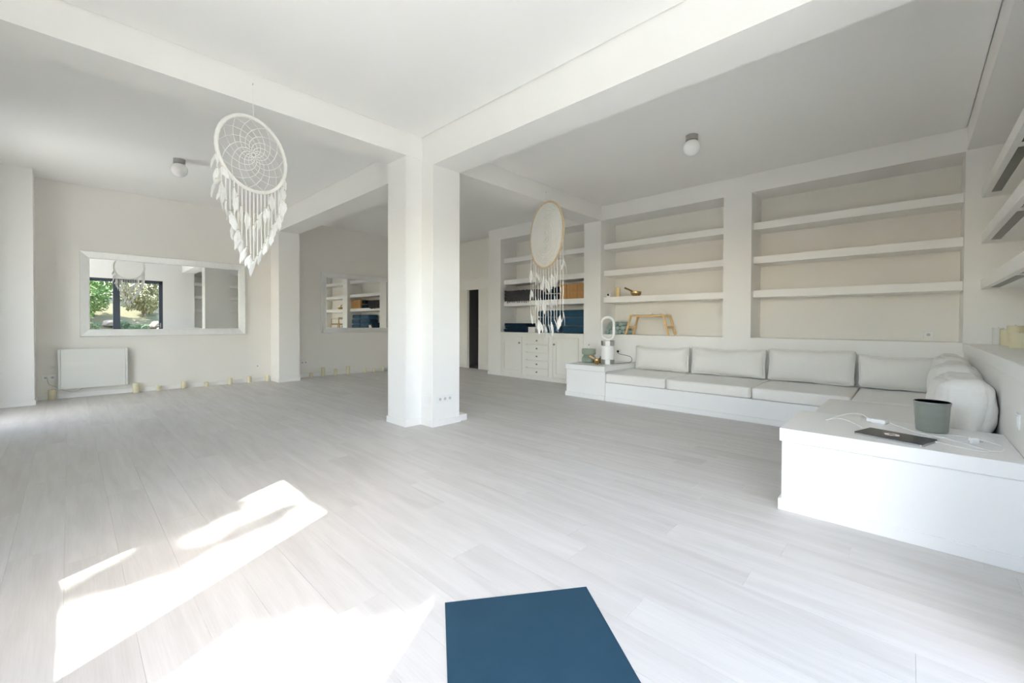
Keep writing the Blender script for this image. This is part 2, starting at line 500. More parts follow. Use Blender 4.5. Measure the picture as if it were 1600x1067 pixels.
# hall wall with the doorway
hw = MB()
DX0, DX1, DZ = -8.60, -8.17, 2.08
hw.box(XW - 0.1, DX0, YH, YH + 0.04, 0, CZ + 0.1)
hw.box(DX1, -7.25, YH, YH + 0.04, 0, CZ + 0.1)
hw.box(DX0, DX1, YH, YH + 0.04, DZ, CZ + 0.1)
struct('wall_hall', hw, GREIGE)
cr = MB()
cr.box(-9.2, -9.1, YH + 0.04, YH + 2.1, 0, 2.6); cr.box(-7.7, -7.6, YH + 0.04, YH + 2.1, 0, 2.6)
cr.box(-9.2, -7.6, YH + 2.1, YH + 2.2, 0, 2.6); cr.box(-9.2, -7.6, YH + 0.04, YH + 2.2, 2.5, 2.6); 
cr.box(-9.1, -7.7, YH + 0.02, YH + 2.1, -0.012, 0.0)
struct('corridor', cr, DARKC)
t1 = MB().box(XW, -7.25, YH - 0.035, YH, 2.335, 2.365, 0.004).box(XW, -7.25, YH - 0.015, YH, 2.09, 2.335)
struct('trim_1', t1, TRIM)
d1 = thing('door_1', (-7.75, YH - 0.03, 0), 'cream panelled sliding door beside the dark hall doorway', 'door')
d1['kind'] = 'structure'; del d1['category']
dm = MB()
dm.box(-8.16, -7.26, YH - 0.035, YH - 0.006, 0.01, 2.085, 0.003)
dl = dm.build('door_leaf', CABM, d1)
for z0, z1 in ((0.12, 1.02), (1.66, 1.98), (1.12, 1.60)):
    pm = MB()
    for a0, a1 in ((-8.10, -7.74), (-7.66, -7.32)):
        pm.box(a0, a1, YH - 0.042, YH - 0.034, z0, z1, 0.006)
        pm.box(a0 + 0.05, a1 - 0.05, YH - 0.047, YH - 0.04, z0 + 0.05, z1 - 0.05, 0.004)
    pm.build('door_panel', CABM, d1)
d2 = MB().box(-9.20, -8.61, YH - 0.03, YH - 0.004, 0.01, 2.085, 0.003).box(-9.15, -8.66, YH - 0.036, YH - 0.03, 0.1, 1.99, 0.003)
o = struct('door_2', d2, CABM); o['label'] = 'plain cream door leaf left of the dark hall doorway'

# ------------------------------------------------------------------ east wall: door, pier, niche over a ledge
EY0, EY1 = 3.25, YN
LZ = 0.995
ed0, ed1, edz = -0.85, 2.33, 2.66
ew = MB()
ew.box(XE, XE + 0.25, YS - 0.2, ed0, 0, CZ + 0.1)
ew.box(XE, XE + 0.25, ed0, ed1, edz, CZ + 0.1)
ew.box(XE, XE + 0.25, ed1, EY0, 0, CZ + 0.1)
ew.box(XE + 0.25, XE + 0.75, EY0 - 0.2, EY0, 0, CZ + 0.1)
ew.box(XE, XE + 0.75, EY0, EY1, 0, LZ - 0.09)
ew.box(XE, XE + 0.75, EY0, EY1, 3.12, CZ + 0.1)
ew.box(XE + 0.55, XE + 0.75, EY0, EY1, LZ - 0.1, 3.13)
wall_e = struct('wall_east', ew, WALL)
struct('trim_2', MB().box(XE - 0.012, XE + 0.55, EY0, EY1, LZ - 0.09, LZ, 0.004), LACQ, label='glossy white ledge along the right wall behind the sofa')

def glazed(name, label, axis, a0, a1, z0, z1, m0, m1, pos, fw=0.085, handle=None):
    """dark aluminium frame; axis 'y' runs along y at x = pos, axis 'x' along x at y = pos"""
    t = thing(name, ((pos, (a0 + a1) / 2, z0) if axis == 'y' else ((a0 + a1) / 2, pos, z0)), label, 'window')
    t['kind'] = 'structure'; del t['category']
    def bx(p0, p1, q0, q1, d=0.04, bev=0.004):
        m = MB()
        if axis == 'y': m.box(pos - d, pos + d, p0, p1, q0, q1, bev)
        else: m.box(p0, p1, pos - d, pos + d, q0, q1, bev)
        return m
    fr = bx(a0, a1, z1 - fw, z1)
    for m in (bx(a0, a1, z0, z0 + fw), bx(a0, a0 + fw, z0, z1), bx(a1 - fw, a1, z0, z1)):
        fr.add(m.v, m.f)
    fr.build('frame', ANTH, t)
    bx(m0, m1, z0 + fw, z1 - fw).build('mullion', ANTH, t)
    bx(a0 + fw, m0, z0 + fw, z1 - fw, 0.004, 0).build('pane', GLASS, t)
    bx(m1, a1 - fw, z0 + fw, z1 - fw, 0.004, 0).build('pane', GLASS, t)
    return t
dr = glazed('window_1', 'anthracite framed glass door in the right wall', 'y', ed0, ed1, 0.0, edz, 1.02, 1.20, XE + 0.08, 0.11)
hm = MB().box(XE + 0.0, XE + 0.03, 2.245, 2.275, 0.98, 1.16, 0.004)
hm.tube([(XE + 0.0, 2.26, 1.07), (XE - 0.05, 2.26, 1.07), (XE - 0.055, 2.14, 1.07)], 0.01, 8)
hm.build('handle', STEEL, dr)

# ------------------------------------------------------------------ south wall with a window and an added fill opening
W1 = (-2.385, -0.215, 1.14, 2.75)
sw = MB()
W_FILL = (-8.3, -7.05, 0.05, 2.62)  # added opening, brings fill light into the left bay
for a, b in ((XW - 0.25, W_FILL[0]), (W_FILL[1], W1[0]), (W1[1], XE + 0.25)):
    sw.box(a, b, YS - 0.2, YS, 0, CZ + 0.1)
for W in (W1, W_FILL):
    sw.box(W[0], W[1], YS - 0.2, YS, 0, W[2]); sw.box(W[0], W[1], YS - 0.2, YS, W[3], CZ + 0.1)
struct('wall_south', sw, WALL)
glazed('window_2', 'anthracite window behind the camera that lets the sun in', 'x', W1[0], W1[1], W1[2], W1[3], -1.48, -1.13, YS - 0.1)
glazed('fill_window', 'added anthracite glass door for fill light in the south wall', 'x', W_FILL[0], W_FILL[1], W_FILL[2], W_FILL[3], -7.72, -7.63, YS - 0.1)

# added slabs outside that keep direct sun out of the glass doors
tag(MB().box(XE + 0.25, XE + 2.3, -3.4, 3.6, 2.95, 3.12).build('sun_shade_slab', CONC), kind='structure')
tag(MB().box(-9.4, -3.5, YS - 3.6, YS - 0.2, 2.95, 3.12).build('sun_shade_slab', CONC), kind='structure')

# ------------------------------------------------------------------ garden outside
def ground_z(x, y):
    h = 0.0
    if x > 3.4:
        h = 0.40 * (x - 3.4) if x < 9 else 2.24 + 0.12 * (x - 9)
    return -0.10 + h + 0.10 * noise.noise(Vector((x * 0.6, y * 0.6, 0)))
gv, gf = [], []
NX, NY = 60, 60
for j in range(NY + 1):
    for i in range(NX + 1):
        X = -22 + 44 * i / NX; Y = -26 + 44 * j / NY
        inside = (XW - 0.5 < X < XE + 0.5 and YS - 0.5 < Y < YH + 2.4)
        gv.append((X, Y, -0.16 if X < 1.6 else ground_z(X, Y)))
for j in range(NY):
    for i in range(NX):
        a = j * (NX + 1) + i
        gf.append((a, a + 1, a + NX + 2, a + NX + 1))
tag(MB().add(gv, gf).build('garden_ground', SOIL, smooth=60), kind='structure')

tag(MB().box(XE + 0.25, 3.3, -7.0, 7.0, -0.3, -0.06).box(-9.8, XE + 0.25, -7.0, YS - 0.2, -0.3, -0.06).build('bounce_slab', mat('pale_bounce', (0.70, 0.69, 0.66), 0.8, noise_amt=0.1, noise_scale=4)), kind='structure')  # added pale slab, bounces daylight up through the openings

def rock(c, r, seed, label):
    rr = random.Random(seed)
    bm = bmesh.new()
    bmesh.ops.create_icosphere(bm, subdivisions=3, radius=1)
    sc = (rr.uniform(0.9, 1.3), rr.uniform(0.8, 1.2), rr.uniform(0.55, 0.8))
    for v in bm.verts:
        d = 1 + 0.35 * noise.noise(v.co * 1.3 + Vector((seed * 3.1, 0, 0))) + 0.12 * noise.noise(v.co * 4 + Vector((0, seed, 0)))
        v.co = Vector((v.co.x * sc[0], v.co.y * sc[1], v.co.z * sc[2])) * d * r + Vector(c)
    o = MB().from_bm(bm).build('garden_rock', ROCK, loc=c, smooth=35)
    tag(o, label, 'rock', 'rocks on the garden slope')
for k, (x, y, r, s, lb) in enumerate([
        (4.3, 0.55, 0.45, 1, 'pale garden rock at lower left of the glass door reflection'),
        (6.15, 1.35, 0.30, 2, 'flat tan rock behind the shrubs seen left in the large mirror'),
        (5.2, 3.0, 0.42, 3, 'rounded tan rock at right of the garden view in the mirror'),
        (5.9, 2.75, 0.32, 4, 'brown rock beneath the olive bush in the mirrored garden'),
        (4.7, 1.45, 0.30, 5, 'small rock in the middle of the mirrored garden')]):
    rock((x, y, ground_z(x, y) + 0.12), r, s, lb)

def leaf_blob(c, rad, n, size, seed, hang=0.0):
    rr = random.Random(seed)
    m = MB()
    for _ in range(n):
        while True:
            p = Vector((rr.uniform(-1, 1), rr.uniform(-1, 1), rr.uniform(-1, 1)))
            if p.length <= 1: break
        p = p.normalized() * (p.length ** 0.45)
        lump = 0.82 + 0.35 * noise.noise(p * 2.2 + Vector((seed, 0, 0)))
        q = Vector((p.x * rad[0], p.y * rad[1], p.z * rad[2])) * lump + Vector(c)
        s = size * rr.uniform(0.6, 1.3)
        d = (p + Vector((rr.uniform(-.8, .8), rr.uniform(-.8, .8), rr.uniform(-.8, .5)))).normalized()
        sd_ = d.orthogonal().normalized()
        sd_ = Matrix.Rotation(rr.uniform(0, 2 * PI), 3, d) @ sd_
        nn = d.cross(sd_)
        m.add([q - d * s, q + sd_ * s * 0.42 + nn * s * 0.08, q + d * s, q - sd_ * s * 0.42 + nn * s * 0.08, q - nn * s * 0.06],
              [(0, 1, 4), (1, 2, 4), (2, 3, 4), (3, 0, 4)])
    return m
def shrub(x, y, rad, n, size, seed, m, label, cat='shrub', lift=0.0, name='garden_shrub', grp='shrubs on the garden slope'):
    z = ground_z(x, y) if x > 1.6 else -0.16
    t = thing(name, (x, y, z), label, cat, grp)
    top = z + lift + rad[2]
    leaf_blob((x, y, top), rad, n, size, seed).build('foliage', m, t)
    st = MB()
    rr = random.Random(seed)
    for k in range(5 if lift < 0.5 else 1):
        a = rr.uniform(0, 2 * PI); l = 0 if lift > 0.5 else 0.5
        st.tube([(x, y, z - 0.1), (x + 0.2 * l * rad[0] * math.cos(a), y + 0.2 * l * rad[1] * math.sin(a), z + lift + rad[2] * 0.5),
                 (x + l * rad[0] * math.cos(a), y + l * rad[1] * math.sin(a), top)], [0.02 + 0.05 * lift, 0.015 + 0.035 * lift, 0.008], 6)
    st.build('stem' if lift < 0.5 else 'trunk', BARK, t)
    return t
shrub(6.9, 0.35, (1.2, 1.1, 1.05), 3600, 0.075, 11, LEAF1, 'bright green bush filling the left pane in the large mirror')
shrub(7.2, 2.4, (1.1, 0.95, 1.2), 3600, 0.07, 12, LEAF2, 'olive brown bush in the right pane of the mirrored door')
shrub(9.0, 4.6, (1.0, 0.95, 1.1), 2600, 0.08, 13, LEAF1, 'green bush at far right of the mirrored garden')
shrub(5.2, 0.55, (0.42, 0.40, 0.30), 1500, 0.05, 14, LEAF3, 'low blue green shrub beside the rock in the mirrored garden')
shrub(5.35, 2.1, (0.42, 0.42, 0.22), 1500, 0.05, 15, LEAF3, 'low pale green groundcover between rocks in the mirrored garden')
shrub(5.62, 1.62, (0.22, 0.20, 0.24), 900, 0.05, 18, LEAF3, 'pale green shrub between the two bushes in the mirrored garden')
shrub(10.6, 1.0, (1.7, 1.9, 1.9), 3600, 0.10, 16, LEAF1, 'tall green hedge tree at the back of the garden', 'tree')
shrub(11.6, 6.6, (1.9, 1.8, 2.0), 2600, 0.10, 17, LEAF2, 'broad olive tree up the garden slope', 'tree')
# tree to the south whose branches dapple the sun patch
tt = thing('garden_tree', (3.6, -9.4, -0.16), 'leafy tree south of the house that dapples the sunlight', 'tree')
back = -SUN_DIR
trunk = MB().tube([(3.6, -9.4, -0.2), (3.5, -9.3, 3.0), (3.2, -9.1, 6.0), (2.6, -8.7, 9.2)], [0.22, 0.18, 0.13, 0.05], 10)
tb = []
fol = MB()
def spray(xa, za, r, n, seed, dist=11.0):
    c = Vector((xa, YS - 0.1, za)) + back * dist
    b = leaf_blob(c, r, n, 0.10, seed)
    fol.add(b.v, b.f)
    trunk.tube([(3.2, -9.1, 5.6), ((3.2 + c.x) / 2, (-9.1 + c.y) / 2, (5.6 + c.z) / 2 + 0.3), c], [0.07, 0.05, 0.015], 6)
spray(-2.28, 1.92, (0.16, 0.3, 0.32), 240, 21)
spray(-2.02, 1.55, (0.16, 0.3, 0.22), 170, 22)
spray(-1.83, 2.25, (0.08, 0.2, 0.34), 90, 25)
spray(-1.05, 2.50, (0.24, 0.3, 0.20), 170, 23)
spray(-0.55, 2.55, (0.30, 0.3, 0.20), 180, 24)
spray(-1.02, 2.16, (0.18, 0.3, 0.18), 70, 27)
spray(-0.75, 2.36, (0.28, 0.3, 0.12), 45, 28)
trunk.build('trunk', BARK, tt, smooth=True)
fol.build('foliage', LEAF1, tt)

# ------------------------------------------------------------------ floating shelves in the niches
lev = [(2.685, 'top'), (2.19, 'middle'), (1.695, 'bottom')]
TH = 0.105
SF = 6.93
for nm, (x0, x1) in (('left niche above the drawer cabinet', NA), ('middle niche above the sofa', NB), ('wide right niche above the sofa', NC)):
    for z, wd in lev:
        o = MB().box(x0 + 0.001, x1 - 0.001, SF, YB - 0.001, z - TH, z, 0.003).build('floating_shelf', TRIM, loc=((x0 + x1) / 2, (SF + YB) / 2, z - TH))
        tag(o, 'thick white %s shelf in the %s' % (wd, nm), 'shelf', 'thick white shelves in the wall niches')
for z, wd in lev:
    t = thing('floating_shelf', (XE + 0.33, (EY0 + EY1) / 2, z - TH), 'thick white %s shelf with dark light strip on the right wall' % wd, 'shelf', 'thick white shelves in the wall niches')
    m = MB().box(XE + 0.115, XE + 0.549, EY0 + 0.001, EY1 - 0.001, z - TH + 0.004, z, 0.003)
    # underside frame around the recessed strip
    sx0, sx1 = XE + 0.16, XE + 0.23
    ysegs = [(EY0 + 0.15, 4.95), (5.06, 6.60)]
    m.box(XE + 0.116, sx0, EY0 + 0.001, EY1 - 0.001, z - TH - 0.004, z - TH + 0.006)
    m.box(sx1, XE + 0.548, EY0 + 0.001, EY1 - 0.001, z - TH - 0.004, z - TH + 0.006)
    edges = [EY0 + 0.001] + [v for s in ysegs for v in s] + [EY1 - 0.001]
    for k in range(0, len(edges), 2):
        m.box(sx0, sx1, edges[k], edges[k + 1], z - TH - 0.004, z - TH + 0.006)
    m.build('shelf_board', TRIM, t)
    for a, b in ysegs:
        MB().box(sx0, sx1, a, b, z - TH + 0.0005, z - TH + 0.0035).build('light_strip', LED, t)

# ------------------------------------------------------------------ sockets and switches
def socket(c, normal, n, label, kind='socket', m=PLAST, pm=None):
    """c: centre on the wall; normal: '+x', '-x', '-y'"""
    t = thing('wall_socket' if kind == 'socket' else 'wall_switch' if kind == 'switch' else 'blank_plate', c, label, 'socket' if kind == 'socket' else 'switch' if kind == 'switch' else 'plate')
    W = 0.071 * n + 0.012
    def place(mb):
        out = MB()
        vs = []
        for (a, d, z) in mb.v:
            if normal == '+x': vs.append((c[0] + d, c[1] + a, c[2] + z))
            elif normal == '-x': vs.append((c[0] - d, c[1] - a, c[2] + z))
            else: vs.append((c[0] + a, c[1] - d, c[2] + z))
        out.add(vs, mb.f)
        return out
    place(MB().box(-W / 2, W / 2, 0, 0.009, -0.041, 0.041, 0.003)).build('cover_plate', m, t)
    for k in range(n):
        a = (k - (n - 1) / 2) * 0.071
        if kind == 'socket':
            ring = MB()
            M = Matrix.Rotation(-PI / 2, 4, 'X')
            ring.lathe([(0.021, 0.009), (0.022, 0.011), (0.019, 0.0115), (0.018, 0.0093)], (a, 0, 0), 20, M)
            so = place(ring).build('socket_ring', m, t, smooth=True)
            hol = MB()
            for da in (-0.0095, 0.0095):
                hol.lathe([(0.0035, 0.0090), (0.0035, 0.0098)], (a + da, 0, 0), 8, M)
            hol.lathe([(0.0175, 0.0089), (0.0175, 0.0094)], (a, 0, 0), 20, M)
            place(hol).build('socket_face', PLASTG, t)
        elif kind == 'switch':
            place(MB().box(a - 0.03, a + 0.03, 0.008, 0.013, -0.03, 0.03, 0.002)).build('rocker', m, t)
    return t
socket((XW, -0.22, 0.335), '+x', 2, 'double white wall socket left of the panel heater')
socket((XW, 2.62, 0.315), '+x', 1, 'single white wall socket under the right end of the large mirror')
socket((XW, 3.52, 0.325), '+x', 2, 'double white wall socket just right of the far pilaster')
socket((XW, 3.86, 0.33), '+x', 1, 'pale blank cover plate under the small mirror corner', 'plate')
socket((-3.98, 3.04, 0.31), '+x', 3, 'triple white wall socket low on the central column')
socket((-4.085, 2.87, 0.31), '-y', 1, 'white plate in the notch of the central column', 'plate')
socket((0.15, YB, 1.077), '-y', 1, 'white wall socket at the back of the wide right niche')
socket((XE, 3.47, 0.69), '-x', 1, 'white wall switch beneath the ledge beside the big table', 'switch')
socket((-3.83, YN, 0.70), '-y', 1, 'white wall socket behind the bladeless fan')

# ------------------------------------------------------------------ mirrors
def mirror(y0, y1, label):
    z0, z1 = 0.96, 2.33
    fw = 0.115
    x0 = XW
    t = thing('wall_mirror', (XW, (y0 + y1) / 2, z0), label, 'mirror', 'silver framed mirrors on the left wall')
    xo, xi, xb = x0 + 0.045, x0 + 0.024, x0 + 0.002
    xin = x0 + 0.02
    def rail(A, B, Ci, Di):
        # A,B outer corners, Ci,Di inner corners in (y, z)
        m = MB()
        def P(p, x): return (x, p[0], p[1])
        def mid(a, b, f): return (a[0] + (b[0] - a[0]) * f, a[1] + (b[1] - a[1]) * f)
        rows = [(0.0, xb), (0.0, xo - 0.006), (0.06, xo), (0.88, xi + 0.006), (0.94, xi + 0.010), (1.0, xi + 0.006), (1.0, xb)]
        vs = []
        for f, x in rows:
            vs += [P(mid(A, Ci, f), x), P(mid(B, Di, f), x)]
        fs = [(2 * i, 2 * i + 1, 2 * i + 3, 2 * i + 2) for i in range(len(rows) - 1)]
        fs.append((0, 1, 2 * len(rows) - 1, 2 * len(rows) - 2))
        fs.append(tuple(2 * i for i in range(len(rows)))); fs.append(tuple(2 * i + 1 for i in range(len(rows) - 1, -1, -1)))
        m.add(vs, fs)
        m.build('frame_rail', SILV, t)
    o_ = [(y0, z0), (y1, z0), (y1, z1), (y0, z1)]
    i_ = [(y0 + fw, z0 + fw), (y1 - fw, z0 + fw), (y1 - fw, z1 - fw), (y0 + fw, z1 - fw)]
    for k in range(4):
        rail(o_[k], o_[(k + 1) % 4], i_[k], i_[(k + 1) % 4])
    MB().box(x0 + 0.004, xin, y0 + fw - 0.01, y1 - fw + 0.01, z0 + fw - 0.01, z1 - fw + 0.01).build('mirror_glass', MIRR, t)
mirror(0.113, 2.402, 'large silver framed wall mirror above the panel heater')
mirror(3.882, 6.17, 'silver framed wall mirror half hidden behind the central column')

# ------------------------------------------------------------------ panel heater
hy0, hy1, hz0, hz1 = -0.13, 0.672, 0.15, 0.765
t = thing('panel_heater', (XW + 0.06, 0.27, hz0), 'white electric panel heater on the wall below the large mirror', 'heater')
MB().box(XW + 0.02, XW + 0.085, hy0, hy1, hz0 + 0.01, hz1 - 0.01, 0.006).build('body', HEAT, t)
hp = MB()
vs, fs = [], []
n = 14
for k in range(n + 1):
    f = k / n
    z = hz0 + (hz1 - hz0) * f
    x = XW + 0.10 + 0.012 * math.sin(f * PI) + (0.006 if 0.5 < f < 0.62 else 0)
    vs += [(x, hy0 + 0.035, z), (x, hy1 - 0.035, z)]
for k in range(n):
    fs.append((2 * k, 2 * k + 1, 2 * k + 3, 2 * k + 2))
nb = len(vs)
vs += [(XW + 0.08, hy0 + 0.035, hz0), (XW + 0.08, hy1 - 0.035, hz0), (XW + 0.08, hy0 + 0.035, hz1), (XW + 0.08, hy1 - 0.035, hz1)]
fs += [(0, nb, nb + 1, 1), (2 * n, 2 * n + 1, nb + 3, nb + 2), tuple([2 * k for k in range(n + 1)] + [nb + 2, nb]), tuple([2 * k + 1 for k in range(n + 1)] + [nb + 3, nb + 1])]
hp.add(vs, fs)
hp.build('front_panel', HEAT, t, smooth=30)
for a, b in ((hy0, hy0 + 0.034), (hy1 - 0.034, hy1)):
    MB().box(XW + 0.03, XW + 0.102, a, b, hz0, hz1, 0.01, 3).build('end_cap', HEAT, t, smooth=True)
for a in (0.05, 0.48):
    MB().box(XW + 0.001, XW + 0.03, a, a + 0.04, hz0 + 0.1, hz1 - 0.1).build('bracket', PLASTG, t)
cb = catmull([(XW + 0.012, -0.24, 0.33), (XW + 0.06, -0.22, 0.24), (XW + 0.05, -0.15, 0.19), (XW + 0.09, -0.06, 0.13), (XW + 0.09, 0.06, 0.10), (XW + 0.06, 0.16, 0.155)], 6)
MB().tube(cb, 0.004, 6).build('cable', PLASTG, t, smooth=True)

# ------------------------------------------------------------------ candles
def candle(x, y, z, r, h, label, grp, m=WAX):
    t = thing('pillar_candle', (x, y, z), label, 'candle', grp)
    MB().lathe([(r * 0.96, 0), (r, 0.004), (r, h - 0.004), (r * 0.97, h), (r * 0.82, h - 0.003), (r * 0.3, h - 0.008), (0.002, h - 0.009)], (x, y, z), 20).build('wax', m, t, smooth=True)
    MB().tube([(x, y, z + h - 0.01), (x + 0.001, y, z + h + 0.002), (x + 0.003, y, z + h + 0.009)], 0.0012, 5).build('wick', WICK, t)
ords = ['first', 'second', 'third', 'fourth', 'fifth', 'sixth', 'seventh', 'eighth']
XC = XW + 0.07
candle(XC, -0.19, 0, 0.042, 0.155, 'cream pillar candle on the floor under the socket left of the heater', 'candles along the left wall')
row1 = [(0.775, 0.045, 0.165, 'tall'), (1.075, 0.036, 0.085, 'short'), (1.415, 0.036, 0.13, 'medium'), (1.755, 0.033, 0.08, 'short'), (2.13, 0.035, 0.125, 'medium'), (2.455, 0.036, 0.125, 'medium'), (2.775, 0.036, 0.13, 'medium')]
for k, (yy, r, h, w_) in enumerate(row1):
    candle(XC, yy, 0, r, h, '%s cream pillar candle under the large mirror, %s from the heater' % (w_, ords[k]), 'candles along the left wall')
row2 = [(3.36, 0.04, 0.16, 'medium'), (3.64, 0.036, 0.095, 'short'), (3.90, 0.037, 0.19, 'tall'), (4.185, 0.036, 0.135, 'medium'), (4.475, 0.037, 0.185, 'tall'), (4.90, 0.036, 0.105, 'short'), (5.125, 0.032, 0.09, 'thin'), (5.37, 0.034, 0.11, 'short')]
for k, (yy, r, h, w_) in enumerate(row2):
    candle(XC, yy, 0, r, h, '%s cream pillar candle under the small mirror, %s from the pilaster' % (w_, ords[k]), 'candles along the left wall')
for (x, y, r, h, lb, m) in [(0.655, 6.70, 0.042, 0.175, 'whitish pillar candle on the ledge, nearest the corner', WAXW), (0.685, 6.45, 0.045, 0.16, 'cream candle on the ledge, second from the corner', WAX),
                            (0.72, 6.25, 0.055, 0.20, 'tallest cream candle of the group on the right ledge', WAX), (0.70, 5.86, 0.06, 0.135, 'low wide cream candle at the front of the ledge group', WAX),
                            (0.80, 6.00, 0.05, 0.165, 'cream candle at the back of the ledge group', WAX)]:
    candle(x, y, LZ, r, h, lb, 'candles on the right ledge', m)

# ------------------------------------------------------------------ ceiling globes
def globe(x, y, label):
    t = thing('ceiling_lamp', (x, y, CZ), label, 'lamp', 'globe ceiling lamps')
    MB().lathe([(0.052, -0.062), (0.066, -0.058), (0.066, -0.002), (0.068, 0.0)], (x, y, CZ), 28).build('lamp_base', STEEL, t, smooth=True)
    pr = []
    r = 0.094
    for k in range(15):
        a = -PI / 2 + (PI * 0.84) * k / 14
        pr.append((max(0.001, r * math.cos(a)), r * math.sin(a) - 0.062 - r * 0.82))
    MB().lathe(pr, (x, y, CZ), 28).build('glass_globe', GLOBE, t, smooth=True)
globe(-1.864, 4.96, 'white globe ceiling lamp with steel base above the sofa bay')
globe(-7.118, 1.025, 'white globe ceiling lamp with steel base near the mirror wall')

# ------------------------------------------------------------------ drawer cabinet built under the left niche
cx0, cx1 = NA[0] + 0.002, NA[1] - 0.002
cf = YN - 0.004
t = thing('drawer_cabinet', ((cx0 + cx1) / 2, cf, 0), 'cream built-in cabinet with five drawers and two shaker doors', 'cabinet')
mb = MB()
mb.box(cx0, cx1, cf + 0.02, YB - 0.002, 0.0, 0.955)
DZ0, DZ1 = 0.085, 0.915
# face frame
mb.box(cx0, cx1, cf, cf + 0.02, 0, DZ0); mb.box(cx0, cx1, cf, cf + 0.02, DZ1, 0.955)
for a, b in ((cx0, -6.80), (-6.17, -6.045), (-5.43, -5.325), (-4.69, cx1)):
    mb.box(a, b, cf, cf + 0.02, DZ0, DZ1)
mb.build('body', CABM, t)
MB().box(cx0, cx1, cf - 0.012, YB - 0.001, 0.957, 0.998, 0.003).build('top_board', CABM, t)
MB().box(cx0, cx1, cf - 0.013, cf - 0.001, 0.0, 0.06, 0.002).build('plinth', CABM, t)
def knob(x, z, par):
    M = Matrix.Rotation(PI / 2, 4, 'X')
    MB().lathe([(0.021, 0.0), (0.021, 0.003), (0.008, 0.005), (0.007, 0.014), (0.017, 0.019), (0.019, 0.026), (0.012, 0.031), (0.002, 0.032)], (x, cf - 0.004, z), 8, M).build('knob', KNOB, par, smooth=True)
for a, b, kx in ((-6.80, -6.17, -6.245), (-5.325, -4.69, -5.285)):
    d = MB()
    g2 = 0.008
    d.box(a + g2, b - g2, cf + 0.010, cf + 0.018, DZ0 + g2, DZ1 - g2)
    fwid = 0.09
    d.box(a + g2, a + fwid, cf - 0.004, cf + 0.008, DZ0 + g2, DZ1 - g2, 0.002); d.box(b - fwid, b - g2, cf - 0.004, cf + 0.008, DZ0 + g2, DZ1 - g2, 0.002)
    d.box(a + fwid, b - fwid, cf - 0.004, cf + 0.008, DZ0 + g2, DZ0 + fwid, 0.002); d.box(a + fwid, b - fwid, cf - 0.004, cf + 0.008, DZ1 - fwid, DZ1 - g2, 0.002)
    dd = d.build('door', CABM, t)
    knob(kx, 0.77, dd)
dh = (DZ1 - DZ0) / 5
for k in range(5):
    z0 = DZ0 + k * dh
    d = MB().box(-6.045 + 0.003, -5.43 - 0.003, cf - 0.008, cf + 0.018, z0 + 0.009, z0 + dh - 0.008, 0.002)
    dd = d.build('drawer', CABM, t)
    knob(-5.74, z0 + dh / 2, dd)

# ------------------------------------------------------------------ built-in sofa bench (L) and end tables
SY = 5.725
SB = 0.285
t = thing('sofa_bench', (-1.6, 6.2, 0), 'white built-in L-shaped bench carrying the sofa cushions', 'bench')
m = MB().box(-3.44, XE - 0.002, SY, YN - 0.002, 0, SB, 0.003)
m.box(-0.60, XE - 0.002, 3.94, SY, 0, SB, 0.003)
m.build('bench_body', LACQ, t)
bb = MB().box(-3.44, -0.60, SY - 0.012, SY, 0, 0.07, 0.003); bb.build('skirting', LACQ, t)

def side_table(name, x0, x1, y0, y1, label, base_in=0.012):
    t = thing(name, ((x0 + x1) / 2, (y0 + y1) / 2, 0), label, 'table')
    MB().box(x0 + 0.006, x1 - 0.001, y0 + base_in, y1 - 0.001, 0, 0.443, 0.003).build('body', LACQ, t)
    MB().box(x0 - 0.004, x1, y0 - 0.006, y1, 0.447, 0.53, 0.004, 2).build('table_top', LACQ, t)
    MB().box(x0 - 0.010, x1 - 0.002, y0 - 0.004, y1 - 0.002, 0, 0.072, 0.003).build('skirting', LACQ, t)
side_table('low_table', -0.61, XE - 0.003, 3.17, 3.935, 'large glossy white low table at the near end of the sofa')
side_table('low_table', -4.19, -3.446, 5.72, YN - 0.003, 'small white low table at the far end of the sofa')

